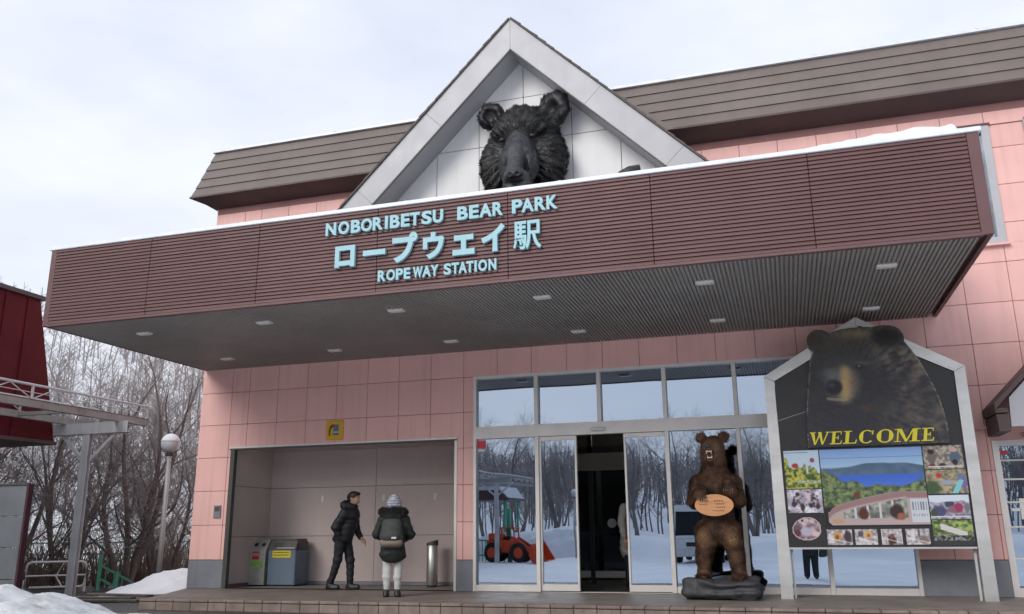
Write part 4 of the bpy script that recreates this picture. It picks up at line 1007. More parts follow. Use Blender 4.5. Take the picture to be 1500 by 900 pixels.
# the pale car with animals inside
cu, cw = c.u, c.w
top = 0.80 - 0.26 * np.clip((cu - 0.05) / 0.75, 0, 1) ** 0.55 + 0.02 * (cu > .8)
body = np.clip((cw - top) * 60, 0, 1) * (cw < 0.985) * (cu > 0.03 + 0.5 * np.clip(0.84 - cw, 0, 1) ** 2 + 3.0 * np.clip(cw - 0.93, 0, 1) ** 1.5); c.fill(body, (178, 160, 160))
c.fill(body * np.clip((0.045 - np.abs(cw - top - 0.05)) * 60, 0, 1), (150, 118, 118))
win = (cw > top + 0.11) * (cw < 0.90) * (cu > 0.18) * (cu < 0.80) * 1.0; c.speck(18, (92, 96, 92), (176, 178, 168), win)
for q in (.30, .42, .54, .66): c.fill(win * (np.abs(cu - q) < 0.012), (200, 196, 196))
c.ell(.38, .84, .06, .085, (84, 40, 32), .3).ell(.70, .82, .075, .10, (56, 40, 34), .3).ell(.735, .88, .045, .05, (150, 92, 72), .3).ell(.33, .60, .035, .045, (112, 58, 38), .3).ell(.13, .93, .08, .04, (186, 150, 118), .4)
c.rect(.83, .66, 1.0, .955, (196, 200, 208))
for k in range(6): c.rect(.85 + k * .025, .70, .862 + k * .025, .80, (118, 130, 140)); c.rect(.85 + k * .025, .85, .862 + k * .025, .875, (140, 150, 160))
c.fill(((cw > 0.90) & ~(body > 0.5)) * 1.0 + np.clip((cw - 0.72) * 20, 0, 1) * (cu < 0.13) * (body < 0.5), (26, 24, 26))
print_obj('photo', c, 10.872, 12.182, 0.944, 1.99, PY, ws)
def scene_photo(seed, base, lo, hi, blobs, x0, x1, z0, z1, sc=14, W=60, H=40, extra=None):
    c = Cv(W, H, base, seed); c.speck(sc, lo, hi, None, 0.75)
    for b in blobs: c.ell(*b[:4], b[4], 0.35, 0.3)
    if extra: extra(c)
    return print_obj('photo', c, x0, x1, z0, z1, PY, ws)
scene_photo(11, (150, 140, 128), (92, 84, 78), (196, 186, 172), [(.2, .5, .13, .36, (108, 98, 92)), (.2, .25, .09, .12, (44, 36, 34)), (.2, .85, .1, .12, (110, 62, 54)), (.8, .5, .18, .34, (84, 100, 116)), (.8, .2, .09, .11, (196, 160, 146)), (.78, .72, .08, .14, (56, 20, 34)), (.45, .85, .1, .12, (60, 50, 56))],
            12.197, 12.68, 1.682, 1.992, extra=lambda c: c.rect(.1, .88, .95, .93, (210, 206, 208)))
scene_photo(12, (150, 132, 104), (88, 96, 74), (196, 180, 150), [(.12, .75, .25, .35, (66, 88, 56)), (.32, .25, .07, .13, (200, 44, 30)), (.5, .55, .22, .13, (150, 160, 176)), (.92, .55, .08, .4, (120, 104, 160)), (.85, .3, .1, .12, (92, 120, 176))],
            12.197, 12.69, 1.36, 1.67, extra=lambda c: c.fill((c.w > .45) * (np.abs(c.u - (1.0 - .33 * c.w)) < .07) * 1.0, (126, 196, 206)))
scene_photo(13, (150, 146, 158), (92, 92, 110), (190, 188, 200), [(.25, .65, .2, .25, (74, 76, 112)), (.5, .35, .14, .2, (66, 68, 88)), (.72, .52, .14, .26, (150, 52, 84)), (.55, .6, .12, .18, (132, 96, 110)), (.92, .52, .08, .22, (112, 112, 120)), (.1, .75, .12, .2, (60, 76, 60))],
            12.195, 12.68, 1.028, 1.338, extra=lambda c: (c.fill((.28 + .1 * c.n(5) - c.w) * 30, (206, 216, 228)), c.rect(.02, .88, .98, .93, (206, 204, 208))))
def roofp(c): 
    c.speck(13, (62, 84, 44), (158, 176, 104), (c.w < .5) * 1.0); c.fill((np.abs((c.w - .42) - (c.u - .5) * .55) < .12) * (c.u > .2) * (c.u < .85) * 1.0, (202, 198, 196)); c.fill((c.w > .62) * 1.0, (52, 56, 52)); c.speck(22, (30, 32, 30), (150, 152, 150), (c.w > .62) * (c.w < .82) * 1.0)
scene_photo(14, (120, 130, 96), (70, 84, 56), (150, 166, 110), [], 12.2, 12.68, 0.70, 1.018, extra=roofp)
for q, (a, b, bl) in enumerate([(10.87, 11.19, [(.42, .45, .2, .38, (196, 146, 92)), (.4, .5, .09, .2, (126, 80, 50)), (.82, .5, .17, .5, (70, 52, 58))]), (11.225, 11.508, [(.25, .3, .16, .22, (92, 80, 88)), (.6, .35, .2, .3, (206, 160, 98)), (.6, .4, .08, .12, (140, 92, 56))]),
                                (11.557, 11.815, [(.5, .68, .24, .42, (70, 46, 40)), (.5, .45, .12, .16, (120, 82, 70))]), (11.862, 12.152, [(.3, .4, .1, .5, (206, 206, 206)), (.75, .7, .25, .3, (128, 108, 106)), (.55, .3, .06, .3, (100, 92, 92))])]):
    scene_photo(20 + q, (178, 172, 176), (120, 112, 116), (216, 212, 214), bl, a, b, 0.705, 0.908, 9, 44, 30, extra=lambda c: c.fill((np.abs(c.w - .55 - .35 * c.u) < .035) * .6, (226, 224, 226)))
c = Cv(52, 42, (150, 130, 144), 31); c.speck(7, (96, 76, 88), (198, 178, 184)); c.ell(.2, .7, .14, .18, (92, 46, 56), .4).ell(.5, .62, .22, .22, (176, 170, 190), .4).ell(.78, .72, .14, .12, (206, 186, 172), .4).ell(.18, .2, .07, .09, (60, 48, 56), .4).ell(.38, .16, .05, .06, (50, 40, 48), .4)
dd = np.hypot((c.u - .5) / (.47 + .05 * (c.w - .5)), (c.w - .5) / .48 + 0.25 * (c.u - .5) * (c.w < .5)); c.fill((dd - .9) * 12, (214, 190, 196))
print_obj('photo', c, 10.41, 10.81, 0.762, 1.082, PY, ws, dd < 1.0)
# cut-out bear print standing proud of the board
bo = [(10.729, 2.02), (10.75, 2.477), (10.782, 2.725), (10.827, 2.996), (10.864, 3.249), (10.912, 3.374), (10.870, 3.43), (10.858, 3.485), (10.853, 3.55), (10.868, 3.61), (10.90, 3.655), (10.95, 3.688), (11.0, 3.697), (11.061, 3.69), (11.12, 3.66), (11.174, 3.628), (11.24, 3.655), (11.317, 3.676), (11.494, 3.685), (11.62, 3.684), (11.746, 3.678), (11.83, 3.692), (11.918, 3.688), (11.99, 3.68), (12.05, 3.655), (12.10, 3.60), (12.132, 3.538), (12.138, 3.49), (12.131, 3.444), (12.175, 3.375), (12.218, 3.302), (12.309, 3.131), (12.379, 2.942), (12.434, 2.797), (12.485, 2.613), (12.517, 2.432), (12.533, 2.273), (12.536, 2.02)]
cut = MB().prism(bo, -0.835, -0.815).build('bear_cutout', M['black'], ws)
def inside(poly, X, Z):
    r = np.zeros(X.shape, bool); j = len(poly) - 1
    for i in range(len(poly)):
        (xi, zi), (xj, zj) = poly[i], poly[j]
        r ^= ((zi > Z) != (zj > Z)) & (X < (xj - xi) * (Z - zi) / (zj - zi + 1e-12) + xi); j = i
    return r
W, H = 240, 220
c = Cv(W, H, (46, 45, 49), 41); bx0, bx1, bz0, bz1 = 10.72, 12.55, 2.02, 3.70
X = bx0 + c.u * (bx1 - bx0); Z = bz1 - c.w * (bz1 - bz0)
# picture coordinates: a to the right 0..1500, b down 0..890
A_ = np.linalg.inv(np.array([[.00192, -.000185], [-.000146, -.00209]]))
qa = 245 + A_[0, 0] * (X - 10.863) + A_[0, 1] * (Z - 3.603); qb = 165 + A_[1, 0] * (X - 10.863) + A_[1, 1] * (Z - 3.603)
# distance to the outline, for the rim of light-catching hair
pts = np.array([[p[0] + (q[0] - p[0]) * t, p[1] + (q[1] - p[1]) * t] for p, q in zip(bo, bo[1:]) for t in np.linspace(0, 1, 8, endpoint=False)])
edge = np.min(np.hypot(X[..., None] - pts[:, 0], Z[..., None] - pts[:, 1]), axis=-1)
ang = np.arctan2(qb - 520, qa - 480); rad = np.hypot(qa - 480, qb - 520)
strand = fbm(np.stack([ang * 26, rad / 60, np.zeros_like(ang)], -1), 1.0, 4)
furw = np.clip((qa - 640) / 260, 0, 1) + np.clip((260 - qb) / 120, 0, 1) * 0.7
c.fill(np.clip(0.35 + 1.6 * strand, 0, 1) * 0.20, (84, 78, 74))
mott = 0.55 * strand + 0.9 * c.n(16)
c.fill(np.clip(furw, 0, 1) * np.clip(0.38 + 1.5 * mott, 0, 1) * 0.8, (112, 100, 90))
c.fill(np.exp(-(((qa - 870) / 190) ** 2 + ((qb - 340) / 110) ** 2)) * np.clip(.55 + 1.4 * mott, 0, 1), (150, 134, 112))
c.fill(np.exp(-(((qa - 600) / 130) ** 2 + ((qb - 145) / 36) ** 2)) * .85, (132, 120, 84))
c.fill(np.exp(-(((qa - 420) / 190) ** 2 + ((qb - 225) / 60) ** 2)) * .6, (74, 72, 58))
c.fill(np.exp(-(((qa - 520) / 200) ** 2 + ((qb - 330) / 45) ** 2)) * .6, (70, 70, 72))
c.fill(np.exp(-(((qa - 720) / 120) ** 2 + ((qb - 500) / 170) ** 2)) * .8, (38, 39, 46))
c.fill(np.exp(-((np.hypot((qa - 470) / 260, (qb - 790) / 160)) ** 4)) * .9, (40, 40, 49))
mz = np.exp(-((np.hypot((qa - 490) / 118, (qb - 488) / 122)) ** 6)); c.fill(mz * .97, (108, 108, 106)); c.fill(np.exp(-(((qa - 610) / 26) ** 2 + ((qb - 372) / 18) ** 2)), (16, 14, 14)); c.fill(np.exp(-(((qa - 604) / 7) ** 2 + ((qb - 367) / 5) ** 2)), (190, 186, 180)); c.fill(np.exp(-(((qa - 615) / 60) ** 2 + ((qb - 345) / 12) ** 2)) * .6, (104, 92, 78)); c.fill(mz * np.clip((qa - 455) / 40, 0, 1) * np.clip((580 - qa) / 60, 0, 1), (196, 164, 106))
c.fill(np.exp(-((np.hypot((qa - 428) / 60, (qb - 512) / 54)) ** 8)), (24, 24, 30)); c.fill(np.exp(-((np.hypot((qa - 412) / 26, (qb - 498) / 16)) ** 2)) * .6, (92, 96, 108))
c.fill(np.exp(-((np.hypot((qa - 395) / 60, (qb - 420) / 40)) ** 2)) * .7, (112, 116, 112)); c.fill((np.abs(qb - 596 + ((qa - 460) / 30) ** 2) < 9) * (np.abs(qa - 450) < 70) * .7, (168, 152, 126))
c.fill(np.exp(-(((qa - 650) / 55) ** 2 + ((qb - 645) / 24) ** 2)) * .5, (112, 72, 52)); c.fill(np.exp(-(((qa - 570) / 34) ** 2 + ((qb - 478) / 50) ** 2)) * .45, (120, 76, 66))
c.fill(np.exp(-((np.hypot((qa - 795) / 108, (qb - 168) / 68)) ** 4)), (22, 20, 20)); c.fill(np.exp(-((np.hypot((qa - 300) / 52, (qb - 185) / 55)) ** 4)) * .8, (64, 54, 46))
c.fill(np.exp(-(edge / 0.016) ** 2) * np.clip(.55 + 2 * c.n(40), 0, 1) * (qb > 230), (166, 154, 146))
c.speck(60, (24, 22, 24), (104, 94, 88), None, 0.10)
print_obj('bear_print', c, bx0, bx1, bz0, bz1, -0.8375, ws, inside(bo, X, Z))
MB().prism([(11.53, 3.675), (11.60, 3.675), (11.62, 3.69), (11.575, 3.712)], -0.832, -0.82).build('hair_tuft', M['black'], cut)
ridge = MB().prism([(10.36, 2.42), (10.74, 2.53), (10.74, 2.535), (10.36, 2.425)], -0.768, -0.764).build('board_line', M['steel'], ws)
# WELCOME in slanted serif capitals
wel = mat('yellow_lettering', (0.72, 0.62, 0.02), 0.4, var=0.04)
def wl_letter(ch, x0, x1, zb_=2.055, hgt=0.175):
    w = x1 - x0; b = MB(); cnt = [0]
    def P(u, t): return (x0 + u * w + 0.18 * (t - 0.5) * hgt, zb_ + t * hgt)
    def q(*pts): cnt[0] += 1; b.prism([P(*p) for p in pts], -0.8415 - 0.0003 * cnt[0], -0.8385)
    if ch == 'W':
        q((.05, 1), (.24, 1), (.36, 0), (.29, 0)); q((.30, 0), (.36, 0), (.55, .82), (.50, .92)); q((.42, 1), (.60, 1), (.74, 0), (.67, 0)); q((.67, 0), (.73, 0), (.97, 1), (.90, 1))
        q((0, 1), (.31, 1), (.31, .94), (0, .94)); q((.82, 1), (1.04, 1), (1.04, .94), (.82, .94))
    elif ch == 'E':
        q((.16, 0), (.42, 0), (.42, 1), (.16, 1)); q((0, 0), (.95, 0), (.95, .075), (0, .075)); q((0, .925), (.92, .925), (.92, 1), (0, 1)); q((.3, .47), (.70, .47), (.70, .54), (.3, .54))
        q((.84, 0), (.95, 0), (1.0, .27), (.93, .27)); q((.84, 1), (.92, 1), (.92, .74), (.86, .74)); q((.63, .36), (.70, .36), (.70, .66), (.63, .66))
    elif ch == 'L':
        q((.16, 0), (.42, 0), (.42, 1), (.16, 1)); q((0, 0), (.95, 0), (.95, .075), (0, .075)); q((0, .94), (.6, .94), (.6, 1), (0, 1)); q((.84, 0), (.95, 0), (1.0, .30), (.93, .30))
    elif ch == 'M':
        q((.10, 0), (.155, 0), (.155, 1), (.10, 1)); q((.70, 0), (.88, 0), (.88, 1), (.70, 1)); q((.10, 1), (.27, 1), (.50, .12), (.43, .0)); q((.43, 0), (.50, .02), (.76, 1), (.70, 1))
        q((0, 0), (.26, 0), (.26, .06), (0, .06)); q((.60, 0), (1, 0), (1, .06), (.60, .06)); q((0, .94), (.2, .94), (.2, 1), (0, 1)); q((.8, .94), (1, .94), (1, 1), (.8, 1))
    else:
        n = 30; a0, a1 = (0, 2 * math.pi) if ch == 'O' else (R(48), R(318)); vs = []
        for k in range(n + 1):
            a = a0 + (a1 - a0) * k / n; th = 0.035 + 0.10 * abs(math.cos(a)) ** 1.5
            for rr_ in (1, 0):
                u = 0.5 + math.cos(a) * (0.5 - (0 if rr_ else 2 * th)); t = 0.5 + math.sin(a) * (0.52 - (0 if rr_ else 0.075))
                vs.append(P(u, t))
        v3 = [(x, -0.842, z) for x, z in vs] + [(x, -0.8385, z) for x, z in vs]; m_ = len(vs); fs = []
        for k in range(n):
            i = 2 * k; fs.append((i, i + 2, i + 3, i + 1)); fs.append((i, i + m_, i + 2 + m_, i + 2)); fs.append((i + 1, i + 3, i + 3 + m_, i + 1 + m_))
        b.add(v3, fs)
        if ch == 'C': q((.82, .66), (.92, .66), (.92, .98), (.86, .98))
    b.build('letter', wel, cut)
for ch, a, b in (('W', 10.755, 11.015), ('E', 11.035, 11.19), ('L', 11.205, 11.385), ('C', 11.41, 11.605), ('O', 11.635, 11.85), ('M', 11.862, 12.185), ('E', 12.205, 12.36)): wl_letter(ch, a, b)

# ------------------------------------------------------------------ bins and ashtray in the alcove
bn = thing('recycling_bin', 'grey recycling bin with two round holes and red and green stickers', 'bin', (0.90, 0.92, 0), R(2))
gp = mat('grey_bin_plastic', (0.33, 0.33, 0.31), 0.5, var=0.1, vscale=6)
MB().add([(-0.155, -0.15, 0.02), (0.155, -0.15, 0.02), (0.155, 0.17, 0.02), (-0.155, 0.17, 0.02), (-0.175, -0.17, 0.56), (0.175, -0.17, 0.56), (0.175, 0.19, 0.56), (-0.175, 0.19, 0.56)],
         [(0, 3, 2, 1), (4, 5, 6, 7), (0, 1, 5, 4), (1, 2, 6, 5), (2, 3, 7, 6), (3, 0, 4, 7)]).build('bin_body', gp, bn)
lid = MB().add([(-0.185, -0.18, 0.565), (0.185, -0.18, 0.565), (0.185, 0.2, 0.565), (-0.185, 0.2, 0.565), (-0.185, -0.18, 0.62), (0.185, -0.18, 0.62), (0.16, 0.02, 0.83), (-0.16, 0.02, 0.83), (0.17, 0.2, 0.80), (-0.17, 0.2, 0.80)],
               [(0, 3, 2, 1), (0, 1, 5, 4), (4, 5, 6, 7), (7, 6, 8, 9), (1, 2, 8, 6, 5), (3, 0, 4, 7, 9), (2, 3, 9, 8)]).build('lid', gp, bn)
for s in (-1, 1):
    h_ = MB().lathe([(0.0, 0), (0.042, 0), (0.042, 0.006), (0.0, 0.006)], 18).build('hole', M['black'], lid, loc=(s * 0.075, -0.078, 0.732)); h_.rotation_euler = (R(46.5), 0, 0)
MB().box(-0.10, 0.06, -0.184, -0.179, 0.585, 0.612).build('red_label', red_st, bn)
MB().box(-0.10, 0.04, -0.172, -0.160, 0.47, 0.53).build('red_label', red_st, bn)
MB().box(-0.14, 0.12, -0.170, -0.155, 0.33, 0.45).build('green_label', mat('green_label', (0.22, 0.42, 0.10), 0.5, var=0.35, vscale=25), bn)
bb = thing('trash_bin', 'blue box-shaped trash bin with dark hood and yellow label', 'bin', (1.42, 0.98, 0), R(0))
blu = mat('slate_blue_bin', (0.115, 0.165, 0.22), 0.45, var=0.08, vscale=4)
MB().cbox(-0.29, 0.29, -0.22, 0.22, 0.015, 0.64, 0.015).build('bin_body', blu, bb)
hood = MB().prism([(-0.29, 0.645), (0.29, 0.645), (0.29, 0.76), (0.245, 0.835), (-0.245, 0.835), (-0.29, 0.76)], -0.14, 0.22).build('hood', M['jamb'], bb)
MB().add([(-0.29, -0.22, 0.645), (0.29, -0.22, 0.645), (0.27, -0.141, 0.79), (-0.27, -0.141, 0.79), (-0.29, -0.141, 0.645), (0.29, -0.141, 0.645)], [(0, 1, 2, 3), (0, 3, 4), (1, 5, 2), (4, 5, 1, 0)]).build('slanted_front', M['jamb'], hood)
MB().add([(-0.2, -0.205, 0.685), (0.0, -0.205, 0.685), (0.0, -0.163, 0.765), (-0.2, -0.163, 0.765)], [(0, 1, 2, 3)]).build('opening', M['black'], hood)
MB().add([(-0.12, -0.218, 0.665), (0.26, -0.218, 0.665), (0.26, -0.208, 0.68), (-0.12, -0.208, 0.68)], [(0, 1, 2, 3)]).build('chrome_strip', M['alu_bright'], hood)
yl = MB().cbox(-0.19, 0.19, -0.226, -0.219, 0.50, 0.625, 0.002).build('yellow_label', mat('yellow_label', (0.60, 0.50, 0.02), 0.5, var=0.06), bb)
tm = MB()
for r_ in range(2):
    for k in range(11): tm.box(-0.16 + k * 0.029, -0.142 + k * 0.029, -0.2285 - .0001 * k, -0.2255, 0.585 - r_ * 0.045, 0.602 - r_ * 0.045)
tm.build('label_print', ink, yl)
ash = thing('ashtray_stand', 'tall stainless steel cylinder ashtray against the alcove wall', 'ashtray', (4.32, 0.98, 0))
ss = mat('stainless_steel', (0.6, 0.59, 0.57), 0.42, metal=0.95, var=0.1, vscale=8, stretch=(3, 3, .3))
MB().lathe([(0.095, 0.03), (0.10, 0.035), (0.10, 0.70), (0.095, 0.705)], 28).build('cylinder', ss, ash, smooth=True)
cap = MB(); n = 28; vs = []
for z, r_ in ((0.0, 0.105), (0.06, 0.105)):
    for k in range(n):
        a = 2 * math.pi * k / n; vs.append((r_ * math.cos(a), r_ * math.sin(a), 0.705 + z + (0.03 * math.cos(a) if z else 0)))
cap.add(vs, [tuple(range(n))[::-1], tuple(range(n, 2 * n))] + [(k, (k + 1) % n, n + (k + 1) % n, n + k) for k in range(n)]).build('slanted_top', M['jamb'], ash)
MB().lathe([(0.085, 0.0), (0.09, 0.03)], 20).build('foot', M['black'], ash)

# ------------------------------------------------------------------ people
M['skin'] = mat('skin', (0.46, 0.27, 0.19), 0.55, var=0.06, vscale=12)
M['hair'] = mat('black_hair', (0.012, 0.010, 0.010), 0.5, var=0.3, vscale=30)
M['jacket'] = mat('black_padded_jacket', (0.013, 0.014, 0.018), 0.6, var=0.3, vscale=10, bump=0.4, bscale=18)
M['jeans'] = mat('dark_trousers', (0.014, 0.015, 0.02), 0.75, var=0.25, vscale=14, bump=0.3, bscale=40)
M['shoe'] = mat('dark_shoe', (0.022, 0.018, 0.017), 0.5, var=0.2)
M['coat'] = mat('black_green_parka', (0.013, 0.016, 0.015), 0.7, var=0.3, vscale=9, bump=0.4, bscale=16)
M['furcol'] = mat('black_fur_trim', (0.010, 0.009, 0.009), 0.9, var=0.4, vscale=25)
M['leg'] = mat('pale_grey_leggings', (0.5, 0.5, 0.49), 0.8, var=0.08, vscale=15)
M['hat'] = mat('grey_knit_hat', (0.34, 0.35, 0.40), 0.9, var=0.35, vscale=38)
M['pack'] = mat('dark_grey_backpack', (0.045, 0.05, 0.046), 0.8, var=0.2, vscale=12)
M['pack_tan'] = mat('tan_backpack_base', (0.20, 0.165, 0.13), 0.8, var=0.15)
def wrinkle(a=0.010, f=9.0): return lambda P: a * vnoise(P, f) + a * 0.6 * np.sin(P[:, 2] * 60 + 6 * vnoise(P, 5.0)) * (vnoise(P, 3.0) + 0.3)
def hand(w, d, side, spread=1.0, r=0.009):
    """palm and five bent fingers; w wrist, d pointing direction, side across the palm towards the thumb"""
    w, d, side = np.array(w), np.array(d, float), np.array(side, float); d /= np.linalg.norm(d); side /= np.linalg.norm(side); nrm = np.cross(d, side)
    out = [('c', tuple(w), tuple(w + d * 0.08), 0.026, 0.034)]
    for k, L in enumerate((0.062, 0.072, 0.066, 0.05)):
        b = w + d * 0.085 + side * (0.028 - 0.019 * k); m_ = b + d * L * 0.55 + nrm * 0.006; e = m_ + d * L * 0.45 + nrm * 0.018
        out += [('c', tuple(b), tuple(m_), r, r * 0.95, 0.008), ('c', tuple(m_), tuple(e), r * 0.95, r * 0.8, 0.008)]
    b = w + d * 0.03 + side * 0.03; m_ = b + side * 0.028 + d * 0.03; e = m_ + d * 0.03 + nrm * 0.01
    return out + [('c', tuple(b), tuple(m_), 0.012, 0.011, 0.01), ('c', tuple(m_), tuple(e), 0.011, 0.008, 0.01)]
# the man walks to the right (local forward is -Y)
man = thing('person', 'person in black padded jacket and dark trousers walking across the alcove', 'person', (2.95, 0.24, 0.0), R(84))
hd = (0.0, -0.20, 1.515)
bodyp = [('e', (hd[0], hd[1], hd[2]), (0.075, 0.095, 0.112)), ('e', (0, -0.245, 1.475), (0.056, 0.055, 0.065)), ('c', (0, -0.13, 1.34), (0, -0.18, 1.45), 0.055, 0.052), ('c', (0, -0.292, 1.508), (0, -0.306, 1.487), 0.010, 0.013, 0.012),
         ('e', (-0.076, -0.19, 1.51), (0.012, 0.02, 0.03)), ('e', (0.076, -0.19, 1.51), (0.012, 0.02, 0.03)), ('-e', (-0.03, -0.30, 1.528), (0.016, 0.012, 0.008)), ('-e', (0.03, -0.30, 1.528), (0.016, 0.012, 0.008)),
         ('c', (0, -0.12, 1.28), (0, 0.0, 0.90), 0.12, 0.11), ('c', (-0.15, -0.12, 1.28), (0.15, -0.12, 1.28), 0.05, 0.05)]
rw, lw = (0.21, -0.235, 0.84), (-0.15, -0.02, 0.90)
bodyp += [('c', (0.19, -0.12, 1.27), (0.23, -0.10, 1.03), 0.045, 0.038), ('c', (0.23, -0.10, 1.03), rw, 0.038, 0.024), ('c', (-0.19, -0.12, 1.27), (-0.22, 0.0, 1.03), 0.045, 0.038), ('c', (-0.22, 0.0, 1.03), lw, 0.038, 0.024)]
bodyp += hand(rw, (0.0, -0.6, -0.6), (-0.5, 0, 0.5)) + hand(lw, (0.7, -0.2, -0.2), (0, 0, 1))
legsF = [(0.08, 0.0, 0.86), (0.09, -0.10, 0.46), (0.09, -0.11, 0.09)]; legsR = [(-0.08, 0.0, 0.86), (-0.09, 0.04, 0.47), (-0.09, 0.16, 0.11)]
for L in (legsF, legsR): bodyp += [('c', L[0], L[1], 0.075, 0.05), ('c', L[1], L[2], 0.048, 0.035)]
put('body', sdf_mesh('body', bodyp, 0.0085, 0.025), M['skin'], man)
jk = [('c', (0, -0.135, 1.22), (0, -0.01, 0.86), 0.155, 0.155), ('e', (0, -0.12, 1.24), (0.215, 0.15, 0.13)), ('c', (0.18, -0.12, 1.27), (0.235, -0.09, 1.03), 0.078, 0.068), ('c', (0.235, -0.09, 1.03), (0.212, -0.21, 0.855), 0.066, 0.048),
      ('c', (-0.18, -0.12, 1.27), (-0.225, 0.01, 1.03), 0.078, 0.068), ('c', (-0.225, 0.01, 1.03), (-0.17, -0.01, 0.88), 0.066, 0.055), ('c', (-0.07, -0.15, 1.375), (0.07, -0.15, 1.375), 0.058, 0.058), ('e', (0, -0.185, 1.39), (0.085, 0.09, 0.04))]
jk += [('e', (0, -0.02, 1.40), (0.12, 0.085, 0.085)), ('e', (0, 0.02, 0.83), (0.175, 0.16, 0.10))]
put('jacket', sdf_mesh('jacket', jk, 0.011, 0.045, wrinkle(0.016, 8)), M['jacket'], man)
tr = [('c', (-0.06, 0.01, 0.84), (0.06, 0.01, 0.84), 0.12, 0.12)]
for L in (legsF, legsR): tr += [('c', L[0], L[1], 0.098, 0.073), ('c', L[1], (L[2][0], L[2][1], L[2][2] + 0.01), 0.072, 0.058)]
put('trousers', sdf_mesh('trousers', tr, 0.011, 0.03, wrinkle(0.012, 12)), M['jeans'], man)
for x, y, pit in ((0.09, -0.13, 0.0), (-0.09, 0.16, 0.04)):
    put('shoe', sdf_mesh('shoe', [('c', (x, y + 0.05, 0.045 + pit * .4), (x, y - 0.14, 0.04), 0.042, 0.036), ('c', (x, y + 0.01, 0.06), (x, y + 0.03, 0.13), 0.048, 0.048), ('e', (x, y - 0.04, 0.016), (0.048, 0.15, 0.018))], 0.009, 0.03), M['shoe'], man)
hr = [('e', (0, -0.185, 1.555), (0.088, 0.105, 0.085)), ('e', (0, -0.14, 1.52), (0.082, 0.075, 0.095)), ('e', (0, -0.26, 1.592), (0.06, 0.045, 0.032)), ('-e', (0, -0.32, 1.50), (0.09, 0.085, 0.075))]
put('hair', sdf_mesh('hair', hr, 0.009, 0.02, lambda P: 0.012 * vnoise(P, 40.0)), M['hair'], man)
# the woman stands with her back to us
wo = thing('person', 'person with grey knit hat, black parka and pale leggings seen from behind', 'person', (4.65, -1.36, 0.0), R(198))
bodyp = [('e', (0, -0.03, 1.36), (0.07, 0.085, 0.10)), ('e', (0, -0.075, 1.325), (0.05, 0.05, 0.06)), ('c', (0, 0, 1.2), (0, -0.02, 1.3), 0.048, 0.046), ('c', (0, -0.112, 1.355), (0, -0.122, 1.338), 0.009, 0.011, 0.01),
         ('-e', (-0.028, -0.118, 1.375), (0.014, 0.012, 0.008)), ('-e', (0.028, -0.118, 1.375), (0.014, 0.012, 0.008)), ('c', (0, 0.0, 1.14), (0, 0.0, 0.75), 0.10, 0.11), ('c', (-0.13, 0, 1.14), (0.13, 0, 1.14), 0.045, 0.045)]
for s in (-1, 1):
    el, wr = (s * 0.25, -0.02, 0.90), (s * 0.13, -0.20, 0.82)
    bodyp += [('c', (s * 0.165, 0, 1.12), el, 0.04, 0.034), ('c', el, wr, 0.034, 0.022)] + hand(wr, (-s * 0.55, -0.7, 0.0), (0, 0, 1), r=0.0085)
    bodyp += [('c', (s * 0.08, 0, 0.72), (s * 0.085, -0.015, 0.40), 0.07, 0.05), ('c', (s * 0.085, -0.015, 0.40), (s * 0.08, 0.02, 0.08), 0.05, 0.035)]
put('body', sdf_mesh('body', bodyp, 0.0085, 0.025), M['skin'], wo)
lg = [('c', (-0.05, 0, 0.70), (0.05, 0, 0.70), 0.10, 0.10)]
for s in (-1, 1): lg += [('c', (s * 0.08, 0, 0.72), (s * 0.085, -0.015, 0.42), 0.085, 0.064), ('c', (s * 0.085, -0.015, 0.42), (s * 0.082, 0.015, 0.28), 0.064, 0.062), ('c', (s * 0.082, 0.015, 0.28), (s * 0.08, 0.02, 0.115), 0.061, 0.044)]
put('leggings', sdf_mesh('leggings', lg, 0.010, 0.02, wrinkle(0.006, 14)), M['leg'], wo)
ct = [('c', (0, 0.0, 1.06), (0, 0.01, 0.66), 0.165, 0.185), ('e', (0, 0, 1.12), (0.20, 0.14, 0.11)), ('e', (0, 0.01, 0.60), (0.205, 0.17, 0.12)), ('-e', (0, 0.0, 0.30), (0.5, 0.5, 0.19))]
for s in (-1, 1): ct += [('c', (s * 0.165, 0, 1.12), (s * 0.255, -0.02, 0.90), 0.075, 0.068), ('c', (s * 0.255, -0.02, 0.90), (s * 0.15, -0.18, 0.825), 0.066, 0.046)]
put('parka', sdf_mesh('parka', ct, 0.011, 0.03, wrinkle(0.014, 7)), M['coat'], wo)
hoodp = sdf_mesh('hood', [('c', (-0.15, 0.06, 1.215), (0.15, 0.06, 1.215), 0.062, 0.062), ('c', (-0.15, 0.05, 1.215), (-0.09, -0.09, 1.17), 0.055, 0.04), ('c', (0.15, 0.05, 1.215), (0.09, -0.09, 1.17), 0.055, 0.04), ('e', (0, 0.10, 1.17), (0.15, 0.07, 0.09))], 0.011, 0.03, lambda P: 0.02 * vnoise(P, 25.0))
ho = put('hood', hoodp, M['furcol'], wo)
put('fur_trim', fur_mesh('fur_trim', hoodp, 2500, 0.035, 0.003, lambda p: (p - np.array([0, 0, 1.15])) * np.array([1, 1, 2.0]), 0.8, lambda c, n: c[:, 2] > 1.2, 9), M['furcol'], ho)
put('hat', sdf_mesh('hat', [('e', (0, -0.02, 1.395), (0.088, 0.10, 0.09)), ('c', (-0.03, -0.02, 1.35), (0.03, -0.02, 1.35), 0.085, 0.085), ('e', (0.0, -0.01, 1.475), (0.024, 0.024, 0.02)), ('-e', (0, -0.14, 1.33), (0.10, 0.07, 0.06))], 0.009, 0.02, lambda P: 0.006 * np.sin(P[:, 2] * 160) + 0.008 * vnoise(P, 40.0)), M['hat'], wo)
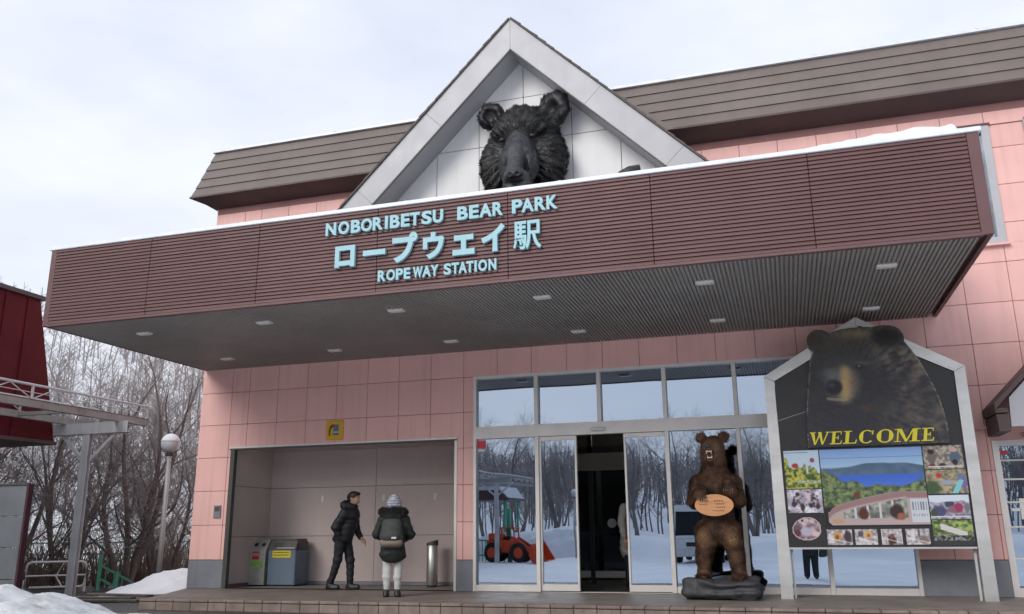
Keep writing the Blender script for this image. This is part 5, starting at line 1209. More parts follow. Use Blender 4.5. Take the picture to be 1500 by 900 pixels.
for s in (-1, 1):
    put('shoe', sdf_mesh('shoe', [('c', (s * 0.083, 0.06, 0.042), (s * 0.095, -0.12, 0.036), 0.038, 0.032), ('e', (s * 0.088, -0.03, 0.014), (0.043, 0.13, 0.016)), ('c', (s * 0.082, 0.03, 0.06), (s * 0.082, 0.03, 0.085), 0.042, 0.042)], 0.009, 0.03), M['shoe'], wo)
bk = thing('backpack', 'dark grey backpack with tan base and small white tag on the back of the parka', 'backpack', (4.65, -1.36, 0.0), R(198))
put('bag', sdf_mesh('bag', [('c', (-0.07, 0.205, 1.05), (0.07, 0.205, 1.05), 0.075, 0.075), ('c', (-0.09, 0.22, 0.86), (0.09, 0.22, 0.86), 0.085, 0.085), ('e', (0, 0.225, 0.92), (0.165, 0.10, 0.20)), ('c', (-0.06, 0.28, 0.87), (0.06, 0.28, 0.87), 0.06, 0.06)], 0.011, 0.04, wrinkle(0.006, 10)), M['pack'], bk)
put('base', sdf_mesh('base', [('c', (-0.10, 0.235, 0.785), (0.10, 0.235, 0.785), 0.07, 0.07), ('e', (0, 0.24, 0.77), (0.165, 0.095, 0.06))], 0.010, 0.03), M['pack_tan'], bk)
MB().cbox(-0.085, -0.015, 0.338, 0.345, 0.835, 0.862, 0.002).build('tag', M['offwhite'], bk)
for s in (-1, 1): MB().tube([(s * 0.10, 0.14, 1.10), (s * 0.115, 0.02, 1.235), (s * 0.12, -0.13, 1.13), (s * 0.14, -0.17, 0.98), (s * 0.16, 0.0, 0.82), (s * 0.12, 0.17, 0.79)], 0.016, 6).build('strap', M['pack'], bk)
# someone in a pale coat just inside the door
ins = thing('person', 'person in long pale coat half hidden inside the entrance door', 'person', (7.80, 1.45, 0.0), R(60))
bodyp = [('e', (0, -0.02, 1.55), (0.075, 0.09, 0.11)), ('e', (0, -0.07, 1.51), (0.052, 0.05, 0.06)), ('c', (0, 0, 1.38), (0, -0.01, 1.48), 0.052, 0.05), ('c', (0, 0.0, 1.3), (0, 0.0, 0.86), 0.11, 0.11), ('c', (0, -0.105, 1.545), (0, -0.118, 1.525), 0.009, 0.012, 0.01)]
for s in (-1, 1):
    wr = (s * 0.24, -0.04, 0.80); bodyp += [('c', (s * 0.18, 0, 1.3), (s * 0.23, 0.02, 1.05), 0.045, 0.036), ('c', (s * 0.23, 0.02, 1.05), wr, 0.036, 0.024)] + hand(wr, (0, -0.15, -1), (0, -1, 0))
    bodyp += [('c', (s * 0.09, 0, 0.86), (s * 0.09, -0.01, 0.46), 0.075, 0.05), ('c', (s * 0.09, -0.01, 0.46), (s * 0.09, 0.02, 0.08), 0.05, 0.036)]
put('body', sdf_mesh('body', bodyp, 0.010, 0.03), M['skin'], ins)
ct = [('c', (0, 0.0, 1.22), (0, 0.01, 0.70), 0.165, 0.19), ('e', (0, 0, 1.28), (0.22, 0.14, 0.12)), ('c', (0, 0.01, 0.70), (0, 0.01, 0.62), 0.19, 0.2)]
for s in (-1, 1): ct += [('c', (s * 0.18, 0, 1.3), (s * 0.235, 0.02, 1.05), 0.075, 0.066), ('c', (s * 0.235, 0.02, 1.05), (s * 0.24, -0.03, 0.84), 0.064, 0.05)]
put('coat', sdf_mesh('coat', ct, 0.014, 0.03, wrinkle(0.012, 7)), mat('pale_grey_coat', (0.42, 0.41, 0.39), 0.8), ins)
put('trousers', sdf_mesh('trousers', [('c', (s * 0.09, 0, 0.8), (s * 0.09, 0.01, 0.1), 0.095, 0.065) for s in (-1, 1)], 0.014, 0.02), M['jeans'], ins)
put('hair', sdf_mesh('hair', [('e', (0, 0.0, 1.58), (0.09, 0.105, 0.095)), ('-e', (0, -0.14, 1.52), (0.09, 0.09, 0.09))], 0.012, 0.02), M['hair'], ins)
for s in (-1, 1): put('shoe', sdf_mesh('shoe', [('c', (s * 0.09, 0.05, 0.045), (s * 0.1, -0.14, 0.04), 0.045, 0.038)], 0.012, 0.03), M['shoe'], ins)
# the visitor beside the camera, seen only as a reflection in the glass
GZ = hz(10.98, -13.95)
ph = thing('person', 'person in dark clothes with a bag, reflected in the glass below the sign', 'person', (10.98, -13.95, GZ), R(180))
bodyp = [('e', (0, -0.02, 1.58), (0.075, 0.09, 0.11)), ('e', (0, -0.07, 1.54), (0.052, 0.05, 0.06)), ('c', (0, 0, 1.4), (0, -0.01, 1.5), 0.052, 0.05), ('c', (0, 0.0, 1.32), (0, 0.0, 0.86), 0.11, 0.11), ('c', (0, -0.105, 1.575), (0, -0.118, 1.555), 0.009, 0.012, 0.01)]
for s in (-1, 1):
    wr = (s * 0.10, -0.26, 1.42); bodyp += [('c', (s * 0.18, 0, 1.32), (s * 0.25, -0.06, 1.10), 0.045, 0.036), ('c', (s * 0.25, -0.06, 1.10), wr, 0.036, 0.024)] + hand(wr, (-s * .5, -0.1, 0.8), (0, 1, 0))
    bodyp += [('c', (s * 0.1, 0, 0.86), (s * 0.12, -0.01, 0.46), 0.075, 0.05), ('c', (s * 0.12, -0.01, 0.46), (s * 0.13, 0.02, 0.08), 0.05, 0.036)]
put('body', sdf_mesh('body', bodyp, 0.010, 0.03), M['skin'], ph)
ct = [('c', (0, 0.0, 1.24), (0, 0.01, 0.85), 0.17, 0.19), ('e', (0, 0, 1.30), (0.22, 0.14, 0.12))]
for s in (-1, 1): ct += [('c', (s * 0.18, 0, 1.32), (s * 0.255, -0.06, 1.10), 0.08, 0.07), ('c', (s * 0.255, -0.06, 1.10), (s * 0.12, -0.25, 1.38), 0.066, 0.05)]
put('jacket', sdf_mesh('jacket', ct, 0.014, 0.03, wrinkle(0.012, 7)), M['jacket'], ph)
put('trousers', sdf_mesh('trousers', [('c', (s * 0.1, 0, 0.82), (s * 0.13, 0.01, 0.1), 0.11, 0.085) for s in (-1, 1)], 0.014, 0.02), M['jeans'], ph)
put('hat', sdf_mesh('hat', [('e', (0, 0.0, 1.61), (0.092, 0.11, 0.09)), ('-e', (0, -0.14, 1.54), (0.09, 0.09, 0.08))], 0.012, 0.02), M['hair'], ph)
for s in (-1, 1): put('shoe', sdf_mesh('shoe', [('c', (s * 0.13, 0.05, 0.045), (s * 0.14, -0.14, 0.04), 0.048, 0.04)], 0.012, 0.03), M['shoe'], ph)
cb = thing('camera_bag', 'dark shoulder bag of the person reflected in the glass', 'bag', (11.29, -13.92, GZ + 0.62), 0)
MB().cbox(-0.09, 0.13, -0.08, 0.08, 0.0, 0.30, 0.04).build('bag', M['pack'], cb)
MB().tube([(-0.03, 0, 0.29), (-0.12, 0.0, 0.62), (-0.33, 0.13, 0.83)], 0.012, 6).build('strap', M['black'], cb)

# ------------------------------------------------------------------ snow heaps
def heap(name, label, cx, cy, ra, rb, h, ang, seed, m, n=70, extra=None):
    g = np.linspace(-1.15, 1.15, n); U, V = np.meshgrid(g, g, indexing='ij')
    X = cx + (U * ra * math.cos(ang) - V * rb * math.sin(ang)); Y = cy + (U * ra * math.sin(ang) + V * rb * math.cos(ang))
    P = np.stack([X, Y, np.full_like(X, seed * 3.3)], -1)
    r = np.hypot(U, V) + 0.25 * fbm(P, 0.9, 3)
    Z = height(X, Y) + h * np.clip(1 - r ** 2, -0.12, 1) ** 1.0 * (1 + 0.35 * fbm(P, 1.3, 4)) + (0.09 * fbm(P, 3.0, 5) + 0.05 * np.abs(fbm(P, 7.0, 3))) * (r < 1)
    Z = np.where(r > 1.02, height(X, Y) - 0.06, Z)
    if extra is not None: Z = extra(X, Y, Z)
    i, j = np.meshgrid(np.arange(n - 1), np.arange(n - 1), indexing='ij')
    f = np.stack([i * n + j, (i + 1) * n + j, (i + 1) * n + j + 1, i * n + j + 1], -1).reshape(-1, 4)
    o = put(name, np_mesh(name, np.stack([X, Y, Z], -1).reshape(-1, 3), f), m); tag(o, label, 'snow'); return o
heap('snow_heap', 'large heap of dirty snow in front of the grey notice board', 0.35, -6.1, 3.1, 1.9, 0.54, R(38), 1, M['snow_dirty'], 110)
heap('snow_heap', 'snow mound against the left corner of the pink building', -1.15, 2.2, 2.0, 1.2, 0.40, R(40), 2, M['snow'], 80)
heap('snow_heap', 'snow bank behind the orange loader, seen reflected in the doors', -2.5, -32.0, 5.0, 1.6, 0.9, 0, 3, M['snow'], 60)

# loose planks at the end of the terrace
for k, (x, y, a, L) in enumerate([(-0.75, -1.35, 12, 1.5), (-0.95, -1.05, 5, 1.3), (-0.8, -0.75, -6, 1.4)]):
    p = thing('plank', ('weathered plank nearest the camera at the left end of the terrace', 'weathered plank in the middle of three at the terrace end', 'weathered plank farthest from the camera at the terrace end')[k], 'plank', (x, y, hz(x, y) + 0.01 + 0.025 * k), R(a), 'loose planks by the terrace')
    MB().cbox(-L / 2, L / 2, -0.09, 0.09, 0, 0.035, 0.006).build('board', mat('weathered_plank', (0.14, 0.12, 0.105), 0.8, var=0.3, vscale=6), p)

# ------------------------------------------------------------------ globe lamp
lamp = thing('globe_lamp', 'white globe lamp with a cap of snow on a pole beside the building corner', 'lamp', (-3.43, 3.46, hz(-3.43, 3.46)), 0, 'globe lamps')
H0 = 3.02 - hz(-3.43, 3.46)
pole_m = mat('galvanised_pole', (0.46, 0.45, 0.44), 0.5, metal=0.3, var=0.1, vscale=4)
MB().tube([(0, 0, 0), (0, 0, 1.2), (0, 0, H0 - 0.26)], [0.062, 0.055, 0.05], 14).build('pole', pole_m, lamp, smooth=True)
MB().lathe([(0.05, 0), (0.09, 0.02), (0.10, 0.06), (0.07, 0.09)], 18).build('collar', M['jamb'], lamp, loc=(0, 0, H0 - 0.29))
glb = mat('opal_glass', (0.52, 0.54, 0.56), 0.3, var=0.05)
prof = [(0.215 * math.sin(t), -0.215 * math.cos(t)) for t in np.linspace(0.35, math.pi - 0.02, 16)]
gl_ = MB().lathe(prof, 24).build('globe', glb, lamp, smooth=True, loc=(0, 0, H0))
prof = [(0.223 * math.sin(t), 0.232 * math.cos(t) + 0.004) for t in np.linspace(1.42, 0.02, 10)]
MB().lathe(prof, 24).build('snow_cap', M['snow'], gl_, smooth=True)
MB().tube([(0, 0, H0 - 0.42), (0.12, 0, H0 - 0.46), (0.16, 0, H0 - 0.40)], 0.012, 6).build('bracket', M['jamb'], lamp)
l2 = copy_tree(lamp); l2.location = (-0.1, -30.0, hz(-0.1, -30.0)); l2['label'] = 'distant globe lamp seen reflected in the left sliding door'

# ------------------------------------------------------------------ grey notice board at the left edge
M['board_grey'] = mat('board_grey', (0.13, 0.14, 0.15), 0.6, var=0.15)
nb = thing('notice_board', 'grey panelled board with dark edge at the left edge behind the snow heap', 'board', (-1.4, -3.2, hz(-1.4, -3.2)))
zb0 = hz(-1.4, -3.2)
for k in range(4):
    z0 = 0.315 - 0.47 + 0.457 * k - zb0; piece('panel', -0.75, 0.86, -0.02, 0.02, z0 + 0.004, z0 + 0.453, M['board_grey'], nb, 0.006)
MB().box(0.865, 0.905, -0.045, 0.045, 0.0, 1.69 - zb0).build('edge_post', mat('dark_maroon_edge', (0.05, 0.015, 0.025), 0.5), nb)
MB().box(-0.79, -0.755, -0.045, 0.045, 0.0, 1.69 - zb0).build('edge_post', M['jamb'], nb)
MB().box(-0.754, 0.864, -0.04, 0.04, 1.672 - zb0, 1.70 - zb0).build('top_rail', M['jamb'], nb)

# ------------------------------------------------------------------ raised steel gangway on posts, running towards the camera side
gw = thing('steel_gangway', 'raised grey steel gangway with lattice railing and a braced post at the left', 'gangway', (0, 0, 0))
YN, YF = 3.87, -38.0
MB().box(-4.56, -4.44, YF, YN, 3.525, 3.68).build('side_beam', M['rusty'], gw)
MB().box(-6.10, -5.98, YF, YN, 3.525, 3.68).build('side_beam', M['rusty'], gw)
cbm = MB().box(-0.70, 0.70, -0.04, 0.04, 3.56, 3.64).mesh('bar'); cbm.materials.append(M['rusty'])
for yy in np.arange(YN - 0.06, YF, -2.32): put('cross_bar', cbm, None, gw, (-5.27, yy, 0))
MB().box(-4.57, -4.43, YF, YN - 0.01, 3.682, 3.69).build('rust_strip', mat('rusty_edge', (0.12, 0.06, 0.04), 0.8, var=0.3, vscale=8), gw)
for x in (-4.5, -6.04): MB().tube([(x, YF, 4.0), (x, YN, 4.0)], 0.028, 8).build('handrail', M['steel'], gw)
y = YN - 0.03; k = 0
ys_ = []
while y > YF:
    ys_.append(y); y -= 1.16
pm = MB().box(-0.02, 0.02, -0.02, 0.02, 3.69, 3.99).mesh('post'); pm.materials.append(M['steel'])
for yy in ys_:
    for x in (-4.5, -6.04): put('railing_post', pm, None, gw, (x, yy, 0))
dm1 = MB().tube([(0, 0, 3.70), (0, -0.58, 3.98)], 0.013, 6).mesh('d'); dm1.materials.append(M['steel']); dm2 = MB().tube([(0, 0, 3.98), (0, -0.58, 3.70)], 0.013, 6).mesh('d'); dm2.materials.append(M['steel'])
for i, yy in enumerate(ys_[2:-1]):
    for x in (-4.5, -6.04): put('lattice_bar', dm1, None, gw, (x, yy, 0)); put('lattice_bar', dm2, None, gw, (x, yy - 0.58, 0))
MB().tube([(-4.5, YF, 3.84), (-4.5, YN, 3.84)], 0.010, 6).build('mid_rail', M['steel'], gw)
def gpost(px, py, x0, x1, zt):
    g0 = hz(px, py)
    po = MB().box(px - 0.10, px + 0.10, py - 0.06, py - 0.045, g0 - 0.1, zt).box(px - 0.10, px + 0.10, py + 0.045, py + 0.06, g0 - 0.1, zt).box(px - 0.012, px + 0.012, py - 0.045, py + 0.045, g0 - 0.1, zt).build('support_post', M['steel'], gw)
    MB().box(x0, x1, py - 0.075, py - 0.06, zt, zt + 0.235).box(x0, x1, py - 0.08, py + 0.15, zt + 0.235, zt + 0.25).box(x0, x1, py - 0.08, py + 0.15, zt - 0.012, zt).build('cross_beam', M['steel'], gw)
    for s, e in ((-1, x0 + 0.55), (1, x1 - 0.05)): MB().bar((px + s * 0.11, py + 0.03, zt - 0.62), (px + s * 0.78, py + 0.03, zt - 0.01), 0.07, 0.07).build('brace', M['steel'], gw)
gpost(-5.36, 2.92, -7.12, -4.19, 3.28)
gpost(-5.36, -11.0, -7.12, -4.19, 3.28)
gpost(-3.1, -27.0, -5.2, -2.4, 3.28)

# ------------------------------------------------------------------ dark red building behind the gangway
rb = thing('red_building', 'dark red metal clad upper storey behind the gangway at the left edge', 'building', (0, 0, 0))
A = [(-5.75, 1.29, 5.93), (-5.4, 2.12, 3.10), (-5.4, -31.0, 3.10), (-5.75, -30.2, 5.93)]
A = [(-6.35, 1.25, 5.98), (-6.35, 2.12, 3.10), (-6.35, -31.0, 3.10), (-6.35, -30.2, 5.98)]
def sc2(p): # keep its corner where it stands beyond the gangway
    return p
body = MB().add([(-6.35, 2.9, 3.13), (-6.35, -31, 3.13), (-6.35, -30, 6.42), (-6.35, 1.98, 6.42), (-16, 2.9, 3.13), (-16, -31, 3.13), (-16, -30, 6.42), (-16, 1.98, 6.42)],
                [(0, 3, 2, 1), (0, 4, 7, 3), (1, 2, 6, 5), (3, 7, 6, 2), (0, 1, 5, 4)]).build('wall', M['red'], rb)
ribm = MB()
for yy in np.arange(-30, 1.9, 0.62):
    ribm = MB().box(-6.35, -6.325, yy, yy + 0.05, 3.15, 6.40).build('standing_seam', M['red'], body)
MB().box(-16.1, -6.28, -30.2, 2.08, 6.42, 6.52).build('roof_edge', M['eave'], rb)
MB().box(-16, -6.3, -31, 2.95, 3.05, 3.13).build('soffit', M['eave'], rb)
MB().box(-15, -9, -29, 0, -1, 3.05).build('lower_wall', mat('grey_lower_wall', (0.22, 0.21, 0.2), 0.7), rb)

# ------------------------------------------------------------------ white tubular barrier and green fence
wb = thing('tubular_barrier', 'white tubular barrier with rounded corners beside the gangway post', 'barrier', (-7.55, 3.75, hz(-7.0, 4.2)), R(44))
wt = mat('white_tube', (0.82, 0.82, 0.8), 0.5, var=0.06)
L_ = 1.32; zt_ = 0.72
ring = [(0.0, 0, 0.12), (0, 0, zt_ - 0.1), (0.03, 0, zt_ - 0.03), (0.1, 0, zt_), (L_ - 0.1, 0, zt_), (L_ - 0.03, 0, zt_ - 0.03), (L_, 0, zt_ - 0.1), (L_, 0, 0.22), (L_ - 0.03, 0, 0.15), (L_ - 0.1, 0, 0.12), (0.1, 0, 0.12)]
MB().tube(ring, 0.028, 8).build('frame', wt, wb, smooth=True)
MB().tube([(0, 0, zt_ * 0.55), (L_, 0, zt_ * 0.55)], 0.02, 8).build('mid_rail', wt, wb)
MB().tube([(L_ * 0.62, 0, 0.12), (L_ * 0.50, 0, 0.38), (L_ * 0.62, 0, zt_)], 0.02, 8).build('chevron', wt, wb)
for x in (-0.02, L_ + 0.0): MB().tube([(x, 0.03, -0.15), (x, 0.03, 0.30)], 0.03, 8).build('stake', wt, wb)
MB().cbox(-0.30, -0.12, -0.05, 0.05, -0.1, 0.72, 0.02).build('end_post', wt, wb)
M['green'] = mat('green_painted_rail', (0.09, 0.40, 0.27), 0.5, var=0.12)
gf_ = thing('green_railing', 'green painted railing running down behind the tubular barrier', 'railing', (-6.46, 4.9, hz(-6.46, 4.9)), R(44))
for k, x in enumerate((0.0, 0.42)): MB().cbox(x, x + 0.09, -0.04, 0.04, -0.2, 0.86 - 0.42 * k * 1.0, 0.01).build('post', M['green'], gf_)
for z0 in (0.62, 0.30): MB().bar((0.05, 0, z0), (1.35, 0, z0 - 0.72), 0.04, 0.05).build('rail', M['green'], gf_)
for k in range(4): MB().bar((0.2 + k * 0.2, 0, 0.5 - k * 0.11), (0.2 + k * 0.2, 0, 0.1 - k * 0.11), 0.025, 0.025).build('bar', M['green'], gf_)
nt_ = thing('green_mesh_fence', 'pale green mesh fence far behind the bare trees', 'fence', (-17, 10, hz(-17, 12)), R(44))
M['net'] = mat('pale_green_net', (0.22, 0.42, 0.36), 0.7, var=0.15)
for k in range(12): MB().tube([(k * 1.5, 0, -0.5), (k * 1.5, 0, 2.6)], 0.04, 6).build('post', M['net'], nt_)
for z in (2.5, 2.1, 1.5): MB().cbox(0, 16.5, -0.01, 0.01, z - 0.03, z + 0.03, 0.005).build('rail', M['net'], nt_)

# ------------------------------------------------------------------ bare trees
def seg_mesh(name, segs, n):
    S = np.array(segs, float); p0, p1, r0, r1 = S[:, 0:3], S[:, 3:6], S[:, 6], S[:, 7]
    d = p1 - p0; d /= np.maximum(np.linalg.norm(d, axis=1, keepdims=True), 1e-9)
    ref = np.where(np.abs(d[:, 2:3]) > 0.9, np.array([[1.0, 0, 0]]), np.array([[0, 0, 1.0]]))
    a = np.cross(d, ref); a /= np.linalg.norm(a, axis=1, keepdims=True); b = np.cross(d, a)
    t = np.arange(n) * 2 * math.pi / n; cs, sn = np.cos(t), np.sin(t)
    off = a[:, None, :] * cs[None, :, None] + b[:, None, :] * sn[None, :, None]
    v = np.concatenate([p0[:, None] + off * r0[:, None, None], p1[:, None] + off * r1[:, None, None]], 1).reshape(-1, 3)
    k = np.arange(len(S))[:, None] * 2 * n; q = np.arange(n)
    f = np.stack([k + q, k + (q + 1) % n, k + n + (q + 1) % n, k + n + q], -1).reshape(-1, 4)
    return np_mesh(name, v, f)
def grow(seed, H, stems, lean, maxlev=4, dens=1.0, r0=0.16):
    g = random.Random(seed); thick, thin = [], []
    def br(p, d, L, r, lev):
        ns = 5 if lev == 0 else 4 if lev < 3 else 3
        for i in range(ns):
            jit = 0.10 if lev == 0 else 0.20
            d = (d + Vector((g.gauss(0, jit), g.gauss(0, jit), g.gauss(0, jit * 0.6) + 0.07))).normalized()
            q = p + d * (L / ns); re = r * (1 - (0.62 if lev == 0 else 0.8) * (1 / ns) * (1 if lev else 1))
            (thick if lev < 2 else thin).append((*p, *q, r, re)); 
            if lev < maxlev and (i > 0 or lev > 0):
                nc = (2 if lev == 0 else 2 if lev == 1 else 2)
                for _ in range(nc):
                    if g.random() > (0.8 if lev < 2 else 0.78) * dens: continue
                    ax = Vector((g.gauss(0, 1), g.gauss(0, 1), g.gauss(0, 1))).cross(d)
                    if ax.length < 1e-3: continue
                    cd = (Matrix.Rotation(R(g.uniform(24, 58)), 3, ax.normalized()) @ d)
                    br(p + (q - p) * g.uniform(0.2, 1), cd, L * g.uniform(0.42, 0.66) * (1.0 if lev else 0.95), max(re * g.uniform(0.38, 0.6), 0.006), lev + 1)
            p, r = q, re
        if lev < maxlev: br(p, d, L * 0.5, r * 0.8, lev + 1)
    for s in range(stems):
        a = 2 * math.pi * s / stems + g.uniform(-0.4, 0.4); ln = g.uniform(0.5, 1.2) * lean if stems > 1 else lean * 0.4
        br(Vector((0.12 * math.cos(a) * (stems > 1), 0.12 * math.sin(a) * (stems > 1), -0.25)), Vector((math.cos(a) * ln, math.sin(a) * ln, 1)).normalized(), H * g.uniform(0.5, 0.66), r0 * g.uniform(0.75, 1.1), 0)
    return seg_mesh('trunk', thick, 8), seg_mesh('crown', thin, 3)
protos = [grow(11, 9.0, 4, 0.35, 4, 0.95, 0.15), grow(23, 8.0, 3, 0.5, 4, 0.95, 0.13), grow(35, 9.5, 1, 0.2, 4, 1.0, 0.18), grow(47, 7.0, 5, 0.55, 4, 0.85, 0.10), grow(59, 10.0, 1, 0.15, 4, 1.0, 0.15)]
for tr_, cr_ in protos: tr_.materials.append(M['bark']); cr_.materials.append(M['twig'])
def tree(k, x, y, rz_, sc_, label, group):
    t = thing('bare_tree', label, 'tree', (x, y, hz(x, y)), R(rz_), group); t.scale = (sc_, sc_, sc_)
    put('trunk', protos[k][0], None, t); put('crown', protos[k][1], None, t); return t
TREES = [(0, -6.75, 6.25, 20, 0.74, 'large many-stemmed bare tree just left of the globe lamp'), (1, -7.6, 8.6, 130, 0.72, 'bare tree with leaning stems directly behind the large many-stemmed one'),
         (3, -8.55, 6.0, 200, 0.9, 'low spreading bare tree behind the gangway post'), (1, -10.4, 5.6, 60, 0.9, 'bare leaning tree at the left above the white barrier'),
         (4, -9.0, 12.4, 80, 0.75, 'slender bare tree seen right of the globe lamp'), (2, -14.6, 12.5, 10, 0.8, 'single-trunk bare tree in the second row behind the gangway post'),
         (3, -13.2, 16.0, 240, 0.9, 'low bare tree in the second row behind the lamp'), (0, -20.0, 13.2, 150, 0.8, 'spreading bare tree in the back row above the gangway end')]
for k, x, y, a, s, lb in TREES: tree(k, x, y, a, s, lb, 'bare trees left of the station')
RT = [(2, -8.3, -45, 15, 0.95, 'bare tree reflected in the leftmost glass pane'), (4, -12.5, -52, 100, 1.0, 'bare tree reflected at the left edge of the glass'), (0, -6.2, -50, 200, 0.9, 'bare tree reflected in the left sliding door'), (3, -1.8, -42, 40, 1.0, 'low bare tree reflected beside the globe lamp'),
      (2, 0.85, -45, 260, 0.85, 'bare tree reflected in the right sliding door'), (4, 2.2, -55, 20, 0.9, 'slim bare tree reflected above the bus'), (1, 5.8, -48, 90, 1.0, 'bare tree reflected beside the standing bear'), (0, 8.3, -50, 310, 0.95, 'bare tree reflected between the bear and the welcome sign'),
      (1, -12.0, -60, 170, 1.2, 'bare tree in the back row reflected in the left pane'), (3, -4.5, -62, 120, 1.3, 'low bare tree in the back row reflected in the doors'), (3, 16.0, -50, 10, 1.2, 'bare tree reflected in the side door')]
for k, x, y, a, s, lb in RT: tree(k, x, y, a, s, lb, 'bare trees across the car park')

# far wood on the hillsides: one mass of thin leafless stems
def wood(name, label, th0, th1, d0, d1, n, hmin, hmax, seed, power=1.0, m=M['wood'], thick=1.0):
    g = np.random.default_rng(seed); th = R(th0) + (R(th1) - R(th0)) * g.random(n); d = d0 + (d1 - d0) * g.random(n) ** power
    x = CAM.x + d * np.cos(th); y = CAM.y + d * np.sin(th); z = height(x, y); h = g.uniform(hmin, hmax, n)
    segs = []
    top = np.stack([x + g.normal(0, .5, n), y + g.normal(0, .5, n), z + h], 1); bot = np.stack([x, y, z - 0.4], 1)
    r = (0.028 + 0.00045 * d) * thick
    segs.append(np.concatenate([bot, top, r[:, None] * 1.5, r[:, None] * 0.35], 1))
    for k in range(13):
        t = g.uniform(0.25, 0.95, n)[:, None]; p = bot + (top - bot) * t; a = g.uniform(0, 2 * math.pi, n); L = (h * g.uniform(0.16, 0.42, n) * (1.15 - t[:, 0]))
        q = p + np.stack([np.cos(a) * L, np.sin(a) * L, L * g.uniform(0.5, 1.3, n)], 1)
        segs.append(np.concatenate([p, q, r[:, None] * 0.6, r[:, None] * 0.2], 1))
    o = put(name, seg_mesh(name, np.concatenate(segs), 3), m); tag(o, label, 'woods', kind='stuff'); return o
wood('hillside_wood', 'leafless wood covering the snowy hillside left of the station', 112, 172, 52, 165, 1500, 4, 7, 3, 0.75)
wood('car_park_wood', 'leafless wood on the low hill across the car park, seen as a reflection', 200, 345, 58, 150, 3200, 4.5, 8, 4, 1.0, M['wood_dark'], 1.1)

# brown undergrowth at the foot of the trees
def brush(name, label, th0, th1, d0, d1, n, hmin, hmax, seed):
    g = np.random.default_rng(seed); th = R(th0) + (R(th1) - R(th0)) * g.random(n); d = d0 + (d1 - d0) * g.random(n)
    x = CAM.x + d * np.cos(th); y = CAM.y + d * np.sin(th); z = height(x, y); b = np.stack([x, y, z - 0.05], 1); segs = []
    for k in range(9):
        a = g.uniform(0, 2 * math.pi, n); h = g.uniform(hmin, hmax, n); sp = h * g.uniform(0.1, 0.6, n)
        m_ = b + np.stack([np.cos(a) * sp * .4, np.sin(a) * sp * .4, h * .55], 1); t = m_ + np.stack([np.cos(a) * sp * .6 + g.normal(0, .1, n), np.sin(a) * sp * .6 + g.normal(0, .1, n), h * .45], 1)
        segs += [np.concatenate([b, m_, np.full((n, 1), .012), np.full((n, 1), .008)], 1), np.concatenate([m_, t, np.full((n, 1), .008), np.full((n, 1), .003)], 1)]
    o = put(name, seg_mesh(name, np.concatenate(segs), 3), M['brush']); tag(o, label, 'undergrowth', kind='stuff'); return o
M['brush'] = mat('dry_brush', (0.25, 0.20, 0.165), 0.95, var=0.35, vscale=0.7)
brush('undergrowth', 'dry brown undergrowth at the foot of the bare trees left of the station', 122, 147, 26.2, 46, 1500, 0.4, 1.9, 12)

# ------------------------------------------------------------------ things across the car park that show in the glass
M['orange'] = mat('orange_red_paint', (0.62, 0.075, 0.022), 0.4, var=0.08)
M['tyre'] = mat('black_tyre', (0.02, 0.02, 0.02), 0.85, var=0.2)
ld = thing('wheel_loader', 'orange wheel loader with its bucket on the snow, reflected in the left pane', 'loader', (-2.9, -28.4, hz(-2.9, -28.4)))
MB().cbox(-1.1, 0.35, -0.45, 0.45, 0.45, 1.0, 0.05).build('body', M['orange'], ld)
MB().cbox(-1.0, -0.35, -0.4, 0.4, 1.0, 1.35, 0.05).build('engine_hood', M['orange'], ld)
rp = MB()
for x, y in ((-0.3, -0.4), (-0.3, 0.4), (0.3, -0.4), (0.3, 0.4)): MB().tube([(x, y, 0.95), (x, y, 1.62)], 0.035, 8).build('roll_bar', M['orange'], ld)
MB().cbox(-0.38, 0.38, -0.48, 0.48, 1.62, 1.68, 0.02).build('canopy', M['orange'], ld)
MB().cbox(-0.25, 0.1, -0.22, 0.22, 1.0, 1.2, 0.05).build('seat', M['black'], ld)
for s in (-1, 1): MB().add([(0.1, s * 0.5, 1.05), (0.3, s * 0.5, 1.2), (1.25, s * 0.5, 0.62), (1.4, s * 0.5, 0.2), (1.25, s * 0.5, 0.2), (1.1, s * 0.5, 0.5), (0.1, s * 0.5, 0.85), (0.1, s * 0.42, 1.05), (0.3, s * 0.42, 1.2), (1.25, s * 0.42, 0.62), (1.4, s * 0.42, 0.2), (1.25, s * 0.42, 0.2), (1.1, s * 0.42, 0.5), (0.1, s * 0.42, 0.85)],
                           [(0, 1, 2, 3, 4, 5, 6), (13, 12, 11, 10, 9, 8, 7)] + [(i, i + 7, (i + 1) % 7 + 7, (i + 1) % 7) for i in range(7)]).build('lift_arm', M['orange'], ld)
MB().add([(1.3, -0.75, 0.85), (1.3, 0.75, 0.85), (1.15, -0.75, 0.4), (1.15, 0.75, 0.4), (1.35, -0.75, 0.02), (1.35, 0.75, 0.02), (2.0, -0.75, 0.0), (2.0, 0.75, 0.0)], [(0, 1, 3, 2), (2, 3, 5, 4), (4, 5, 7, 6), (0, 2, 4, 6), (1, 7, 5, 3)]).build('bucket', M['orange'], ld)
for x in (-0.75, 0.55):
    for s in (-1, 1):
        w = MB().lathe([(0.25, -0.14), (0.42, -0.14), (0.45, -0.08), (0.45, 0.08), (0.42, 0.14), (0.25, 0.14)], 24).build('wheel', M['tyre'], ld, loc=(x, s * 0.5, 0.45)); w.rotation_euler = (R(90), 0, 0)
        MB().lathe([(0.0, -0.15), (0.24, -0.15), (0.24, 0.15), (0.0, 0.15)], 16).build('rim', M['orange'], w)
bus = thing('minibus', 'white minibus facing the station, reflected in the glass left of the bear', 'minibus', (6.65, -24.2, hz(6.65, -24.2)))
